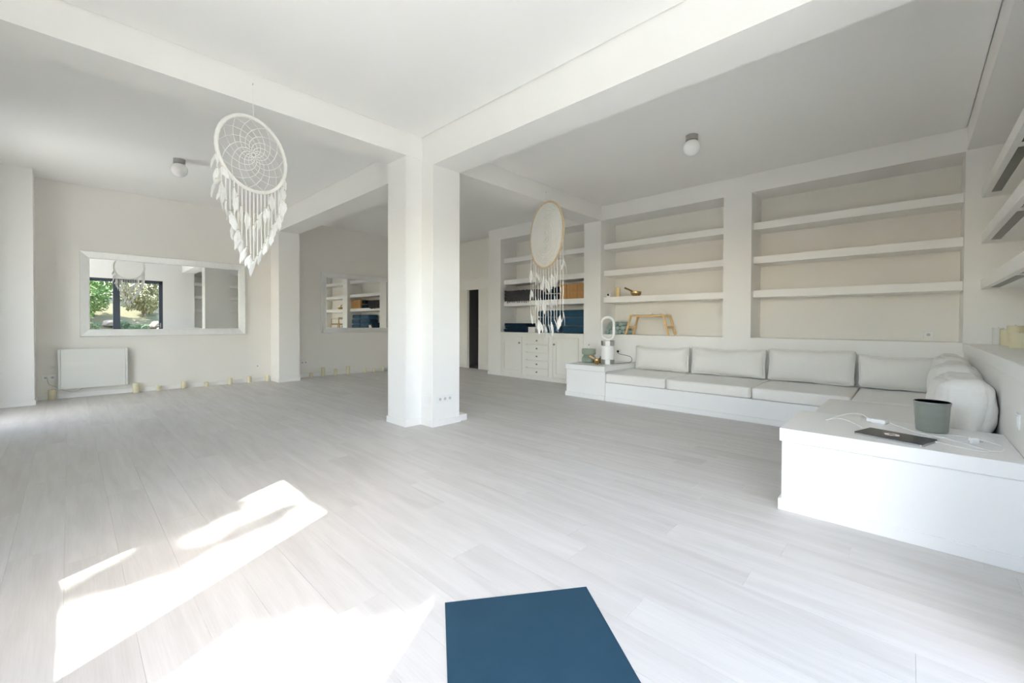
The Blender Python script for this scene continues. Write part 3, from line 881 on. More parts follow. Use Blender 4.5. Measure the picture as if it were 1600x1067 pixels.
def rounded(x0, x1, y0, y1, z0, z1, rad, puff=0.0, seed=0, wr=0.0, cuts=10, pinch=0.0, lean=None, clamp_top=False, sag=0.0):
    """soft box: a cube grid rounded by rad, bulged by puff, with a little wrinkle noise"""
    c = Vector(((x0 + x1) / 2, (y0 + y1) / 2, (z0 + z1) / 2))
    h = Vector(((x1 - x0) / 2, (y1 - y0) / 2, (z1 - z0) / 2))
    bm = bmesh.new()
    bmesh.ops.create_cube(bm, size=2)
    bmesh.ops.subdivide_edges(bm, edges=bm.edges[:], cuts=cuts, use_grid_fill=True)
    thin = min(range(3), key=lambda i: h[i])
    for v in bm.verts:
        u = v.co.copy()
        # denser towards the edges
        u = Vector([math.copysign(1 - (1 - abs(q)) ** 1.5, q) for q in u])
        p = Vector([u[i] * h[i] for i in range(3)])
        inner = Vector([max(-(h[i] - rad), min(h[i] - rad, p[i])) for i in range(3)])
        d = p - inner
        if d.length > 1e-9:
            p = inner + d.normalized() * rad if max(abs(u[i]) for i in range(3)) > 0.999 else p
        o = [i for i in range(3) if i != thin]
        f = (1 - u[o[0]] ** 2) * (1 - u[o[1]] ** 2)
        e = (1 - abs(u[o[0]]) ** 3) * (1 - abs(u[o[1]]) ** 3)
        p[thin] += u[thin] * (puff * f)
        if pinch:
            p[thin] *= (1 - pinch) + pinch * e ** 0.5
            for i in o:
                j = o[1] if i == o[0] else o[0]
                p[i] *= 1 - 0.05 * pinch * (1 - u[j] ** 2)
        if sag:
            p[2] -= sag * (1 - u[0] ** 2) * max(0.0, u[2]) ** 2
        if wr:
            q = (p + c) * 5.0 + Vector((seed * 7.3, seed, 0))
            p += Vector((noise.noise(q), noise.noise(q + Vector((9, 0, 0))), noise.noise(q + Vector((0, 9, 0))))) * wr
            q2 = (p + c) * 17.0 + Vector((seed * 3.3, seed, 4))
            p += Vector((noise.noise(q2), noise.noise(q2 + Vector((9, 0, 0))), noise.noise(q2 + Vector((0, 9, 0))))) * wr * 0.35
        v.co = p
    if lean is not None:
        axis, ang = lean
        M = Matrix.Translation(Vector((0, 0, -h.z))) @ Matrix.Rotation(ang, 4, axis) @ Matrix.Translation(Vector((0, 0, h.z)))
        bmesh.ops.transform(bm, matrix=M, verts=bm.verts[:])
    for v in bm.verts:
        for i in range(3):
            if i == thin and i != 2: continue
            lim = h[i] if (i != 2 or clamp_top) else h[i] + puff
            v.co[i] = max(-h[i], min(lim, v.co[i]))
        v.co += c
    return MB().from_bm(bm)

def cushion(name, dims, rad, label, cat, grp, seam=None, **kw):
    x0, x1, y0, y1, z0, z1 = dims
    t = thing(name, ((x0 + x1) / 2, (y0 + y1) / 2, z0), label, cat, grp)
    mb = rounded(*dims, rad, **kw)
    mb.build('cover', LINEN, t, smooth=80)
    if seam:
        seam(t)
    return t
SZ0, SZ1 = SB + 0.001, 0.428
def seat_seam(x0, x1, y0, y1):
    def f(t):
        r = 0.0022
        for z in (SZ0 + 0.012, SZ1 - 0.012):
            b = 0.02
            MB().tube([(x0 + b, y0 + 0.004, z), (x1 - b, y0 + 0.004, z)], r, 5).build('piping', LINEN, t)
    return f
seats = [(-3.435, -2.49, 5.715, 6.80, 'leftmost linen seat cushion, beside the small table'),
         (-2.478, -1.42, 5.715, 6.80, 'second linen seat cushion from the small table'),
         (-1.408, -0.462, 5.715, 6.80, 'third linen seat cushion from the small table')]
for k, (a, b, c, d, lb) in enumerate(seats):
    cushion('seat_cushion', (a, b, c, d, SZ0, SZ1), 0.022, lb, 'cushion', 'sofa seat cushions', puff=0.006, seed=k, wr=0.004, cuts=12, seam=seat_seam(a, b, c, d))
cushion('seat_cushion', (-0.45, 0.40, 5.52, 6.80, SZ0, SZ1), 0.022, 'linen seat cushion in the inner corner of the sofa', 'cushion', 'sofa seat cushions', puff=0.006, seed=4, wr=0.004, cuts=12)
cushion('seat_cushion', (-0.63, 0.40, 3.945, 5.505, SZ0, SZ1), 0.022, 'linen seat cushion of the short arm, behind the big table', 'cushion', 'sofa seat cushions', puff=0.006, seed=5, wr=0.004, cuts=12)
backs = [(-3.41, -2.50, 0.84, 'linen back cushion leaning beside the small table and fan'), (-2.475, -1.45, 0.855, 'second linen back cushion from the fan'),
         (-1.425, -0.49, 0.875, 'third linen back cushion from the fan, tallest'), (-0.465, 0.28, 0.835, 'linen back cushion in the sofa corner against the north wall')]
for k, (a, b, zt, lb) in enumerate(backs):
    cushion('back_cushion', (a, b, 6.52, 6.745, SZ1 + 0.009, zt), 0.055, lb, 'cushion', 'sofa back cushions', puff=0.05, seed=10 + k, wr=0.014, cuts=18, sag=0.028 if k < 2 else 0.012, pinch=0.75 if k < 2 else 0.5, lean=('X', R(-4)))
pil = [(4.02, 4.885, 0.12, 0.83, 'plump wrinkled linen cushion nearest the grey pot'), (4.89, 5.605, 0.13, 0.87, 'middle linen cushion against the right wall'), (5.61, 6.34, 0.15, 0.90, 'linen cushion at the corner end of the right wall')]
def pil_seam(y0, zt):
    def f(t):
        pts = [(0.31 + 0.012 * math.sin(k * 1.3), y0 - 0.004 + 0.012 * abs(k / 10 - 0.5) * 2, SZ1 + 0.03 + (zt - SZ1 - 0.09) * k / 10) for k in range(11)]
        MB().tube(pts, 0.0035, 5).build('piping', LINEN, t)
    return f
for k, (a, b, xx, zt, lb) in enumerate(pil):
    cushion('back_cushion', (xx, 0.385, a, b, SZ1 + 0.009, zt), 0.075, lb, 'cushion', 'sofa back cushions', puff=0.04, seed=20 + k, wr=0.022, cuts=22, pinch=0.25, lean=('Y', R(3)))

# ------------------------------------------------------------------ yoga mat
A, B = Vector((-1.434, 1.099, 0)), Vector((-1.059, 1.611, 0))
wv = (B - A).normalized(); lv = Vector((wv.y, -wv.x, 0))
Mm = Matrix(((wv.x, lv.x, 0, A.x), (wv.y, lv.y, 0, A.y), (0, 0, 1, 0), (0, 0, 0, 1)))
o = MB().box(0, (B - A).length, 0, 1.72, 0.0002, 0.0055, 0.0012, 1, Mm).build('yoga_mat', MATM, loc=(-0.6, 0.8, 0))
tag(o, 'blue rubber yoga mat lying on the floor in front', 'yoga mat')

# ------------------------------------------------------------------ things on the big table
TZ = 0.5305
# laptop
c0 = Vector((-0.251, 3.308, 0)); c1 = Vector((0.048, 3.210, 0))
lx = (c1 - c0).normalized(); ly = Vector((-lx.y, lx.x, 0))
Ml = Matrix(((lx.x, ly.x, 0, c0.x), (lx.y, ly.y, 0, c0.y), (0, 0, 1, TZ), (0, 0, 0, 1)))
t = thing('laptop', (-0.09, 3.36, TZ), 'closed dark grey laptop with a sticker on the big table', 'laptop')
LW, LD = 0.315, 0.215
def rrect(w_, d_, r, n=5):
    pts = []
    for cx, cy, a0 in ((w_ - r, d_ - r, 0), (r, d_ - r, PI / 2), (r, r, PI), (w_ - r, r, 1.5 * PI)):
        for k in range(n + 1):
            a = a0 + PI / 2 * k / n
            pts.append((cx + r * math.cos(a), cy + r * math.sin(a)))
    return pts
def xf(mb, M):
    mb.v = [tuple(M @ Vector(v)) for v in mb.v]
    return mb
xf(MB().prism(rrect(LW, LD, 0.012), 0.001, 0.009), Ml).build('base', LAPE, t)
xf(MB().prism(rrect(LW, LD, 0.012), 0.0096, 0.0145), Ml).build('lid', LAPT, t)
stk = MB()
rr = random.Random(3)
pts = []
for k in range(40):
    a = 2 * PI * k / 40 * 3.0
    r = 0.012 + 0.020 * abs(math.sin(k * 0.9)) 
    pts.append((LW * 0.46 + r * math.cos(a) * 1.25, LD * 0.52 + r * math.sin(a), 0.0148))
stk.tube(pts, 0.0016, 4)
xf(stk, Ml).build('sticker', STICK, t)
for dx in (0.03, LW - 0.03):
    for dy in (0.03, LD - 0.03):
        xf(MB().lathe([(0.006, -0.0003), (0.006, 0.001)], (dx, dy, 0), 10), Ml).build('rubber_foot', BLACK, t)
# glazed pot
pc = (0.098, 3.735, TZ)
t = thing('glazed_pot', pc, 'grey green glazed ceramic pot standing on the big table', 'pot')
MB().lathe([(0.068, 0.0), (0.074, 0.003), (0.0765, 0.012), (0.081, 0.10), (0.084, 0.165), (0.0855, 0.172), (0.088, 0.183), (0.0865, 0.189), (0.0835, 0.188)], pc, 48).build('pot_body', GLAZE, t, smooth=50)
MB().lathe([(0.083, 0.188), (0.0815, 0.172), (0.0785, 0.10), (0.077, 0.06), (0.001, 0.058)], pc, 48).build('pot_lining', GLAZEI, t, smooth=50)
# charger and cables
t = thing('laptop_charger', (-0.15, 3.79, TZ), 'white laptop charger with looped cables on the big table', 'charger')
Mc = Matrix.Translation((-0.15, 3.795, TZ)) @ Matrix.Rotation(R(-14), 4, 'Z')
MB().box(-0.038, 0.038, -0.036, 0.036, 0.0, 0.028, 0.006, 3, Mc).build('power_brick', PLAST, t, smooth=True)
MB().box(-0.068, -0.040, -0.020, 0.012, 0.002, 0.026, 0.004, 2, Mc).build('plug_adapter', PLAST, t, smooth=True)
z = TZ + 0.0055
MB().tube(catmull([(-0.20, 3.80, z + 0.01), (-0.26, 3.87, z + 0.03), (-0.33, 3.86, z + 0.02), (-0.40, 3.74, z), (-0.425, 3.62, z), (-0.37, 3.70, z + 0.008), (-0.31, 3.70, z), (-0.26, 3.60, z), (-0.225, 3.51, z)], 8), 0.0028, 6).build('cable', PLAST, t, smooth=True)
MB().tube(catmull([(-0.10, 3.775, z + 0.008), (-0.04, 3.70, z), (0.03, 3.60, z), (0.12, 3.55, z), (0.18, 3.50, z), (0.24, 3.42, z), (0.30, 3.35, z), (0.345, 3.37, z), (0.365, 3.44, z)], 8), 0.0028, 6).build('cable', PLAST, t, smooth=True)
MB().tube([(0.100, 3.385, TZ + 0.006), (0.128, 3.372, TZ + 0.006)], 0.0045, 8).build('connector', PLAST, t, smooth=True)
MB().tube(catmull([(0.128, 3.372, TZ + 0.005), (0.19, 3.33, z), (0.27, 3.30, z), (0.345, 3.37, z)], 8), 0.0028, 6).build('cable', PLAST, t, smooth=True)
t = thing('mains_plug', (0.265, 3.505, TZ), 'white round mains plug with a short lead on the big table', 'plug')
Mp = Matrix.Translation((0.262, 3.505, TZ + 0.017)) @ Matrix.Rotation(R(25), 4, 'Z') @ Matrix.Rotation(PI / 2, 4, 'Y')
MB().lathe([(0.010, -0.022), (0.016, -0.018), (0.0185, 0.0), (0.0185, 0.012), (0.016, 0.014)], Mp.translation, 18, Mp.to_3x3().to_4x4()).build('plug_body', PLAST, t, smooth=True)
for s in (-0.0095, 0.0095):
    p0 = Mp @ Vector((0, s, 0.013)); p1 = Mp @ Vector((0, s, 0.032))
    MB().tube([p0, p1], 0.0024, 6).build('pin', STEEL, t)
MB().tube(catmull([tuple(Mp @ Vector((0, 0, -0.02))), (0.20, 3.475, z), (0.155, 3.54, z), (0.12, 3.60, z), (0.20, 3.66, z + 0.0), (0.30, 3.62, z), (0.36, 3.53, z)], 8), 0.0026, 6).build('lead', PLAST, t, smooth=True)

# ------------------------------------------------------------------ things on the small table
fx, fy = -3.66, 6.16
t = thing('bladeless_fan', (fx, fy, TZ), 'white bladeless tower fan with oval loop on the small table', 'fan')
MB().lathe([(0.108, 0), (0.110, 0.004), (0.110, 0.072), (0.106, 0.075)], (fx, fy, TZ), 40).build('base', STEEL, t, smooth=True)
MB().lathe([(0.106, 0.076), (0.109, 0.080), (0.109, 0.300), (0.106, 0.304)], (fx, fy, TZ), 40).build('filter_body', PLAST, t, smooth=True)
vd = Vector((fx, fy, 0)).normalized()
sdv = Vector((vd.y, -vd.x, 0))
# front white stripe over the base and the silver neck
for z0, z1, r in ((0.0, 0.076, 0.1115), (0.304, 0.385, 0.1095)):
    m = MB()
    vs, fs = [], []
    for k in range(7):
        a = math.atan2(-vd.y, -vd.x) + R(-20 + 40 * k / 6)
        for rr_, zz in ((r, z0 + 0.001), (r, z1 - 0.001)):
            vs.append((fx + rr_ * math.cos(a), fy + rr_ * math.sin(a), TZ + zz))
        for rr_, zz in ((r - 0.004, z0 + 0.001), (r - 0.004, z1 - 0.001)):
            vs.append((fx + rr_ * math.cos(a), fy + rr_ * math.sin(a), TZ + zz))
    for k in range(6):
        b = 4 * k
        fs += [(b, b + 4, b + 5, b + 1), (b + 2, b + 3, b + 7, b + 6), (b, b + 2, b + 6, b + 4), (b + 1, b + 5, b + 7, b + 3)]
    fs += [(0, 1, 3, 2), (24, 26, 27, 25)]
    m.add(vs, fs); m.build('front_strip', PLAST, t, smooth=True)
MB().lathe([(0.106, 0.305), (0.108, 0.308), (0.109, 0.365), (0.106, 0.388), (0.060, 0.392)], (fx, fy, TZ), 40).build('neck', STEEL, t, smooth=True)
# stadium loop
path = []
hw_, hl = 0.090, 0.087
zc = TZ + 0.59
for k in range(16): 
    a = PI * k / 15
    path.append((hw_ * math.cos(a), zc + hl + hw_ * math.sin(a)))
for k in range(16):
    a = PI + PI * k / 15
    path.append((hw_ * math.cos(a), zc - hl + hw_ * math.sin(a)))
loop = MB()
vs, fs = [], []
prof = [(0.026, -0.062), (0.027, -0.03), (0.027, 0.045), (0.021, 0.058), (0.0, 0.060), (-0.012, 0.05), (-0.014, -0.05), (0.0, -0.064)]
np_ = len(path)
for i, (a, zz) in enumerate(path):
    cc = zc + hl if i < 16 else zc - hl
    nrm = Vector((a, zz - cc)).normalized()
    for (pr, pd) in prof:
        q = Vector((fx, fy, 0)) + sdv * (a + nrm.x * pr) + vd * (-pd)
        vs.append((q.x, q.y, zz + nrm.y * pr))
k_ = len(prof)
for i in range(np_):
    for j in range(k_):
        fs.append((i * k_ + j, ((i + 1) % np_) * k_ + j, ((i + 1) % np_) * k_ + (j + 1) % k_, i * k_ + (j + 1) % k_))
loop.add(vs, fs); loop.build('loop', PLAST, t, smooth=True)
MB().tube(catmull([(fx + 0.10, fy + 0.06, TZ + 0.01), (-3.51, 6.42, TZ + 0.008), (-3.47, 6.60, TZ + 0.014), (-3.55, 6.74, TZ + 0.09), (-3.78, 6.76, TZ + 0.13), (-3.83, 6.785, 0.70)], 7), 0.004, 6).build('cable', BLACK, t, smooth=True)
MB().lathe([(0.019, 0.0), (0.019, 0.02), (0.008, 0.034)], (-3.83, YN - 0.012, 0.70), 14, Matrix.Rotation(PI / 2, 4, 'X')).build('plug', BLACK, t, smooth=True)

bx_, by_ = -4.066, 6.22
t = thing('aroma_burner', (bx_, by_, TZ), 'sage green ceramic burner with white stick on the small table', 'burner')
MB().lathe([(0.105, 0), (0.122, 0.008), (0.124, 0.05), (0.112, 0.09), (0.086, 0.118), (0.084, 0.128), (0.002, 0.128)], (bx_, by_, TZ), 36).build('lower_bowl', SAGE, t, smooth=50)
MB().lathe([(0.088, 0.1285), (0.118, 0.140), (0.121, 0.152), (0.121, 0.222), (0.112, 0.232), (0.002, 0.234)], (bx_, by_, TZ), 36).build('lid', SAGE, t, smooth=50)
MB().lathe([(0.017, 0.234), (0.017, 0.282), (0.014, 0.286), (0.002, 0.286)], (bx_, by_, TZ), 18).build('stick', PLAST, t, smooth=True)
MB().lathe([(0.010, 0.286), (0.012, 0.296), (0.009, 0.308), (0.002, 0.31)], (bx_, by_, TZ), 14).build('tip', KNOB, t, smooth=True)

def bowl(c, r, h, th=0.006):
    return MB().lathe([(r * 0.45, 0), (r * 0.55, 0.002), (r * 0.92, h * 0.45), (r, h), (r - th, h), (r * 0.92 - th, h * 0.48), (r * 0.45, th), (0.002, th)], c, 28)
t = thing('brass_bowl', (-3.755, 5.98, TZ), 'small brass bowl with a wooden handle beside the fan', 'bowl')
MB().lathe([(0.03, 0), (0.034, 0.004), (0.028, 0.012), (0.045, 0.03), (0.052, 0.06), (0.05, 0.085), (0.055, 0.09), (0.051, 0.09), (0.044, 0.06), (0.02, 0.02), (0.002, 0.018)], (-3.755, 5.98, TZ), 24).build('bowl_body', BRASS, t, smooth=True)
MB().tube([(-3.755, 5.98, TZ + 0.04), (-3.795, 5.96, TZ + 0.09), (-3.855, 5.92, TZ + 0.135)], [0.010, 0.013, 0.019], 10).build('handle', WOOD, t, smooth=True)
t = thing('incense_holder', (-3.83, 6.22, TZ), 'small dark bronze cup behind the brass bowl', 'cup')
MB().lathe([(0.025, 0), (0.03, 0.005), (0.034, 0.05), (0.028, 0.075), (0.012, 0.09), (0.010, 0.10), (0.015, 0.11), (0.002, 0.115)], (-3.83, 6.22, TZ), 20).build('cup', BRONZ, t, smooth=True)
t = thing('saucer', (-3.90, 5.90, TZ), 'flat white saucer at the front of the small table', 'saucer')
MB().lathe([(0.035, 0), (0.06, 0.006), (0.062, 0.008), (0.035, 0.004), (0.002, 0.003)], (-3.96, 5.92, TZ), 28).build('dish', PLAST, t, smooth=True)

# ------------------------------------------------------------------ middle niche: small objects, bench, rolled towels
S3 = 1.6955
t = thing('small_clock', (-4.13, 6.99, S3), 'tiny white cube with a dark round face on the bottom shelf', 'clock')
MB().box(-4.17, -4.09, 6.955, 7.035, S3, S3 + 0.078, 0.006, 2).build('case', PLAST, t, smooth=True)
MB().lathe([(0.019, 0), (0.019, 0.004), (0.014, 0.005)], (-4.13, 6.956, S3 + 0.042), 18, Matrix.Rotation(PI / 2, 4, 'X')).build('face', BLACK, t)
t = thing('bamboo_cup', (-3.965, 7.02, S3), 'pale bamboo cylinder standing on the bottom shelf', 'cup')
MB().lathe([(0.040, 0), (0.042, 0.003), (0.042, 0.172), (0.039, 0.175), (0.036, 0.172), (0.036, 0.02), (0.002, 0.02)], (-3.965, 7.02, S3), 24).build('cup_body', WOODP, t, smooth=50)
t = thing('singing_bowl', (-3.60, 7.02, S3), 'brass singing bowl with its mallet on the bottom shelf', 'bowl')
MB().lathe([(0.05, 0), (0.06, 0.002), (0.088, 0.03), (0.094, 0.062), (0.092, 0.082), (0.087, 0.082), (0.088, 0.06), (0.055, 0.01), (0.002, 0.008)], (-3.60, 7.02, S3), 28).build('bowl_body', BRASS, t, smooth=50)
MB().tube([(-3.58, 7.0, S3 + 0.03), (-3.66, 6.99, S3 + 0.09), (-3.71, 6.985, S3 + 0.115), (-3.80, 6.975, S3 + 0.155)], [0.014, 0.015, 0.016, 0.017], 10).build('mallet', BRONZ, t, smooth=True)

NZF = NZ0 + 0.001
t = thing('bamboo_bench', (-3.33, 7.06, NZF), 'small bamboo yoga bench with white pads in the middle niche', 'bench')
bxl, bxr, byf, byb, bh = -3.745, -2.96, 6.92, 7.20, 0.345
tl, tr_ = bxl + 0.10, bxr - 0.09
def beam(m, a, b, w_, d_):
    a, b = Vector(a), Vector(b)
    dr_ = (b - a); l = dr_.length; dr_.normalize()
    q = dr_.to_track_quat('Z', 'Y').to_matrix().to_4x4()
    m.box(-w_ / 2, w_ / 2, -d_ / 2, d_ / 2, 0, l, 0.004, 1, Matrix.Translation(a) @ q)
for xa, xt in ((bxl, tl), (bxr, tr_)):
    for yy in (byf, byb):
        m = MB(); beam(m, (xa, yy, NZF + 0.001), (xt, yy, NZF + bh - 0.01), 0.028, 0.036); m.build('leg', WOOD, t)
    xm = xa + (xt - xa) * 0.40
    m = MB(); m.box(xm - 0.012, xm + 0.012, byf, byb, NZF + 0.115, NZF + 0.160, 0.003); m.build('cross_rail', WOOD, t)
    m = MB(); m.box(xt - 0.02, xt + 0.02, byf - 0.015, byb + 0.015, NZF + bh - 0.022, NZF + bh + 0.006, 0.006, 2); m.build('end_rail', WOOD, t)
for yy in (byf, byb):
    MB().box(tl - 0.01, tr_ + 0.01, yy - 0.018, yy + 0.018, NZF + bh - 0.024, NZF + bh + 0.004, 0.005, 2).build('top_rail', WOOD, t)
rounded(tl + 0.02, tl + 0.40, byf + 0.0, byb, NZF + bh + 0.0065, NZF + bh + 0.05, 0.018, puff=0.006, cuts=8).build('pad', LINEN, t, smooth=60)
rounded(tl + 0.405, tr_ - 0.06, byf + 0.0, byb, NZF + bh + 0.0065, NZF + bh + 0.045, 0.018, puff=0.006, cuts=8).build('pad', LINEN, t, smooth=60)

def towel_roll(x, y0, y1, z, r, label):
    # spiral section extruded along y
    t = thing('rolled_towel', (x, (y0 + y1) / 2, z - r), label, 'towel', 'grey teal rolled towels in the middle niche')
    outer = []
    n = 22
    for k in range(n):
        a = 2 * PI * k / n + 0.9
        rr_ = r * (1.0 if k > 1 else 0.93)
        outer.append((x + rr_ * math.cos(a), z + rr_ * math.sin(a)))
    m = MB()
    rows = [(y0, 0.80), (y0 + 0.010, 0.95), (y0 + 0.025, 1.0), (y1 - 0.02, 1.0), (y1, 0.85)]
    vs, fs = [], []
    for yy, s in rows:
        for px, pz in outer:
            vs.append((x + (px - x) * s, yy, z + (pz - z) * s))
    for j in range(len(rows) - 1):
        for k in range(n):
            fs.append((j * n + k, j * n + (k + 1) % n, (j + 1) * n + (k + 1) % n, (j + 1) * n + k))
    fs.append(tuple(range(n))); fs.append(tuple(range((len(rows) - 1) * n, len(rows) * n)))
    m.add(vs, fs); m.build('roll', TEAL, t, smooth=60)
    sp = [(x + r * 0.72 * (1 - k / 34) * math.cos(k * 0.55), y0 - 0.001, z + r * 0.72 * (1 - k / 34) * math.sin(k * 0.55)) for k in range(33)]
    MB().tube(sp, r * 0.075, 5).build('coil', TEAL, t)
rr_ = 0.042
grid = [(0, [-4.162, -4.075, -3.988, -3.901, -3.814]), (1, [-4.118, -4.031, -3.944, -3.857]), (2, [-4.075, -3.988, -3.901])]
nm = [['leftmost', 'second', 'middle', 'fourth', 'rightmost'], ['leftmost', 'second', 'third', 'rightmost'], ['left', 'middle', 'right']]
for lv_, xs_ in grid:
    for k, xx in enumerate(xs_):
        towel_roll(xx, 6.98, 7.28, NZF + rr_ + lv_ * rr_ * 1.76, rr_, '%s grey teal rolled towel in the %s row of the pile' % (nm[lv_][k], ['bottom', 'middle', 'top'][lv_]))

# ------------------------------------------------------------------ left niche: blocks, blankets
def folded(name, dims, m, label, cat, grp, seed, folds=2, rad=0.03, puff=0.012):
    x0, x1, y0, y1, z0, z1 = dims
    t = thing(name, ((x0 + x1) / 2, (y0 + y1) / 2, z0), label, cat, grp)
    h = (z1 - z0) / folds
    for k in range(folds):
        j = random.Random(seed * 10 + k)
        e = 0.008
        rounded(x0 + j.uniform(0, e), x1 - j.uniform(0, e), y0 + j.uniform(0, e), y1, z0 + k * h - (0.004 if k else 0), z0 + (k + 1) * h, min(rad, h * 0.46), puff=puff, seed=seed * 3 + k, wr=0.006, cuts=9, clamp_top=True).build('fold', m, t, smooth=80)
    return t
zz0 = 0.999
rowsB = [(zz0, 1.145, 'bottom'), (1.147, 1.33, 'middle'), (1.332, 1.475, 'top')]
for x0, x1, sd_ in ((-5.24, -4.61, 'right'), (-5.88, -5.25, 'left')):
    for k, (z0, z1, wd) in enumerate(rowsB):
        folded('folded_blanket', (x0, x1, 6.95 if wd != 'top' else 6.97, 7.32, z0, z1), NAVY, '%s navy folded blanket of the %s stack in the left niche' % (wd, sd_), 'blanket', 'navy folded blankets', 40 + k + (5 if sd_ == 'left' else 0), folds=1, rad=0.06, puff=0.012)
for k, (a, b, z0, z1, wd) in enumerate([(-6.83, -6.14, zz0, 1.07, 'bottom'), (-6.80, -6.12, 1.071, 1.135, 'middle'), (-6.81, -6.16, 1.136, 1.20, 'top')]):
    folded('folded_blanket', (a, b, 6.90, 7.30, z0, z1), NAVYD, '%s dark folded cloth of the small pile at the far left' % wd, 'blanket', 'dark folded cloths', 60 + k, folds=2, rad=0.028, puff=0.01)
t = thing('paper_stack', (-6.0, 7.02, zz0), 'pale stack of cards between the dark cloths and navy blankets', 'box')
for k in range(5):
    MB().box(-6.11 + 0.004 * (k % 2), -5.91 - 0.003 * (k % 3), 6.94, 7.14, zz0 + k * 0.024, zz0 + k * 0.024 + 0.0235, 0.002).build('card_bundle', TRIM, t)

def block(x0, x1, y0, y1, z0, z1, m, label, grp):
    o = MB().box(x0, x1, y0, y1, z0, z1, 0.008, 2).build('yoga_block', m, loc=((x0 + x1) / 2, (y0 + y1) / 2, z0), smooth=40)
    tag(o, label, 'yoga block', grp)
cw = 0.080
names7 = ['first', 'second', 'third', 'fourth', 'fifth', 'sixth', 'seventh', 'eighth']
for rw, (z0, wd) in enumerate(((S3, 'lower'), (S3 + 0.1525, 'upper'))):
    for k in range(8):
        x1 = NA[1] - 0.012 - k * (cw + 0.0045)
        block(x1 - cw, x1, 6.955 + 0.006 * ((k * 7 + rw * 3) % 3), 7.18, z0, z0 + 0.15, CORK, 'brown cork yoga block, %s from the right in the %s row' % (names7[k], wd), 'cork yoga blocks')
    for k in range(3):
        x1 = -5.36 - k * 0.1325 
        if rw == 1 and k == 2: continue
        block(x1 - 0.13, x1, 6.97 + 0.01 * ((k + rw) % 2), 7.18, z0, z0 + 0.12, NAVYD, 'navy foam yoga block, %s from the cork blocks in the %s row' % (names7[k], wd), 'navy yoga blocks')

# chunky charcoal blanket with knobbly loops and fringe
t = thing('knitted_blanket', (-6.4, 7.05, S3), 'chunky charcoal knitted blanket with fringe folded on the shelf', 'blanket')
kx0, kx1, kz0, kz1 = -6.835, -5.86, S3, 1.945
rounded(kx0 + 0.02, kx1 - 0.02, 6.94, 7.28, kz0 + 0.001, kz1 - 0.03, 0.04, puff=0.01, seed=70, wr=0.01, cuts=10).build('folded_body', CHAR, t, smooth=80)
kn = MB()
rk = random.Random(5)
bmS = bmesh.new(); bmesh.ops.create_icosphere(bmS, subdivisions=2, radius=1)
sv = [v.co.copy() for v in bmS.verts]; sf = [[v.index for v in f.verts] for f in bmS.faces]; bmS.free()
def blob(c, s):
    j = [rk.uniform(0.8, 1.2) for _ in range(3)]
    kn.add([(c[0] + v.x * s * j[0], c[1] + v.y * s * j[1], c[2] + v.z * s * j[2]) for v in sv], sf)
x = kx0 + 0.025
while x < kx1 - 0.02:
    for kz in range(6):
        blob((x + rk.uniform(-.008, .008), 6.938 + rk.uniform(-.006, .006), kz0 + 0.028 + kz * 0.036 + rk.uniform(-.006, .006)), 0.021)
    for ky in range(5):
        blob((x + rk.uniform(-.008, .008), 6.955 + ky * 0.06, kz1 - 0.026 + rk.uniform(-.006, .01)), 0.024)
    x += 0.036
kn.build('knit_loops', CHAR, t, smooth=80)
for k in range(14):
    xx = kx0 + 0.12 + k * 0.052
    l = rk.uniform(0.02, 0.055)
    MB().tube([(xx, 6.935, kz0 + 0.03), (xx + 0.004, 6.916, kz0 + 0.005), (xx + 0.006, 6.914, kz0 - l)], [0.012, 0.014, 0.006], 6).build('fringe', CHAR, t, smooth=True)

# ------------------------------------------------------------------ dreamcatchers
def feather_mesh(L, W_, name):
    m = MB()
    n = 7
    prof = [0.10, 0.62, 0.95, 1.0, 0.85, 0.55, 0.06]
    vs, fs = [], []
    for i in range(n):
        f = i / (n - 1)
        z = -L * f
        wd = W_ * prof[i]
        bend = 0.10 * L * math.sin(f * 2.2)
        jag = 0.10 * W_ * ((-1) ** i)
        vs += [(-wd + jag, bend + 0.004, z - 0.05 * L * (f > 0)), (0, bend - 0.006 * (1 - f), z), (wd + jag, bend + 0.004, z - 0.05 * L * (f > 0)), (0, bend + 0.007 * (1 - f) + 0.003, z)]
    for i in range(n - 1):
        for j in range(4):
            a, b = 4 * i + j, 4 * i + (j + 1) % 4
            fs.append((a, b, b + 4, a + 4))
    fs += [(0, 1, 2, 3), (4 * n - 4, 4 * n - 1, 4 * n - 2, 4 * n - 3)]
    m.add(vs, fs)
    return m.mesh(name, FEATH, smooth=30)
bead_me = None
def put(me, name, parent, world_loc, rot, sc=1.0):
    o = bpy.data.objects.new(name, me); COL.objects.link(o)
    o.parent = parent
    off = Vector((0, 0, 0)); p = parent
    while p is not None:
        off += p.location; p = p.parent
    o.location = Vector(world_loc) - off
    o.rotation_euler = rot
    o.scale = (sc, sc, sc)
    return o
bmB = bmesh.new(); bmesh.ops.create_icosphere(bmB, subdivisions=1, radius=0.007)
bead_me = MB().from_bm(bmB).mesh('bead', BEAD, smooth=80)

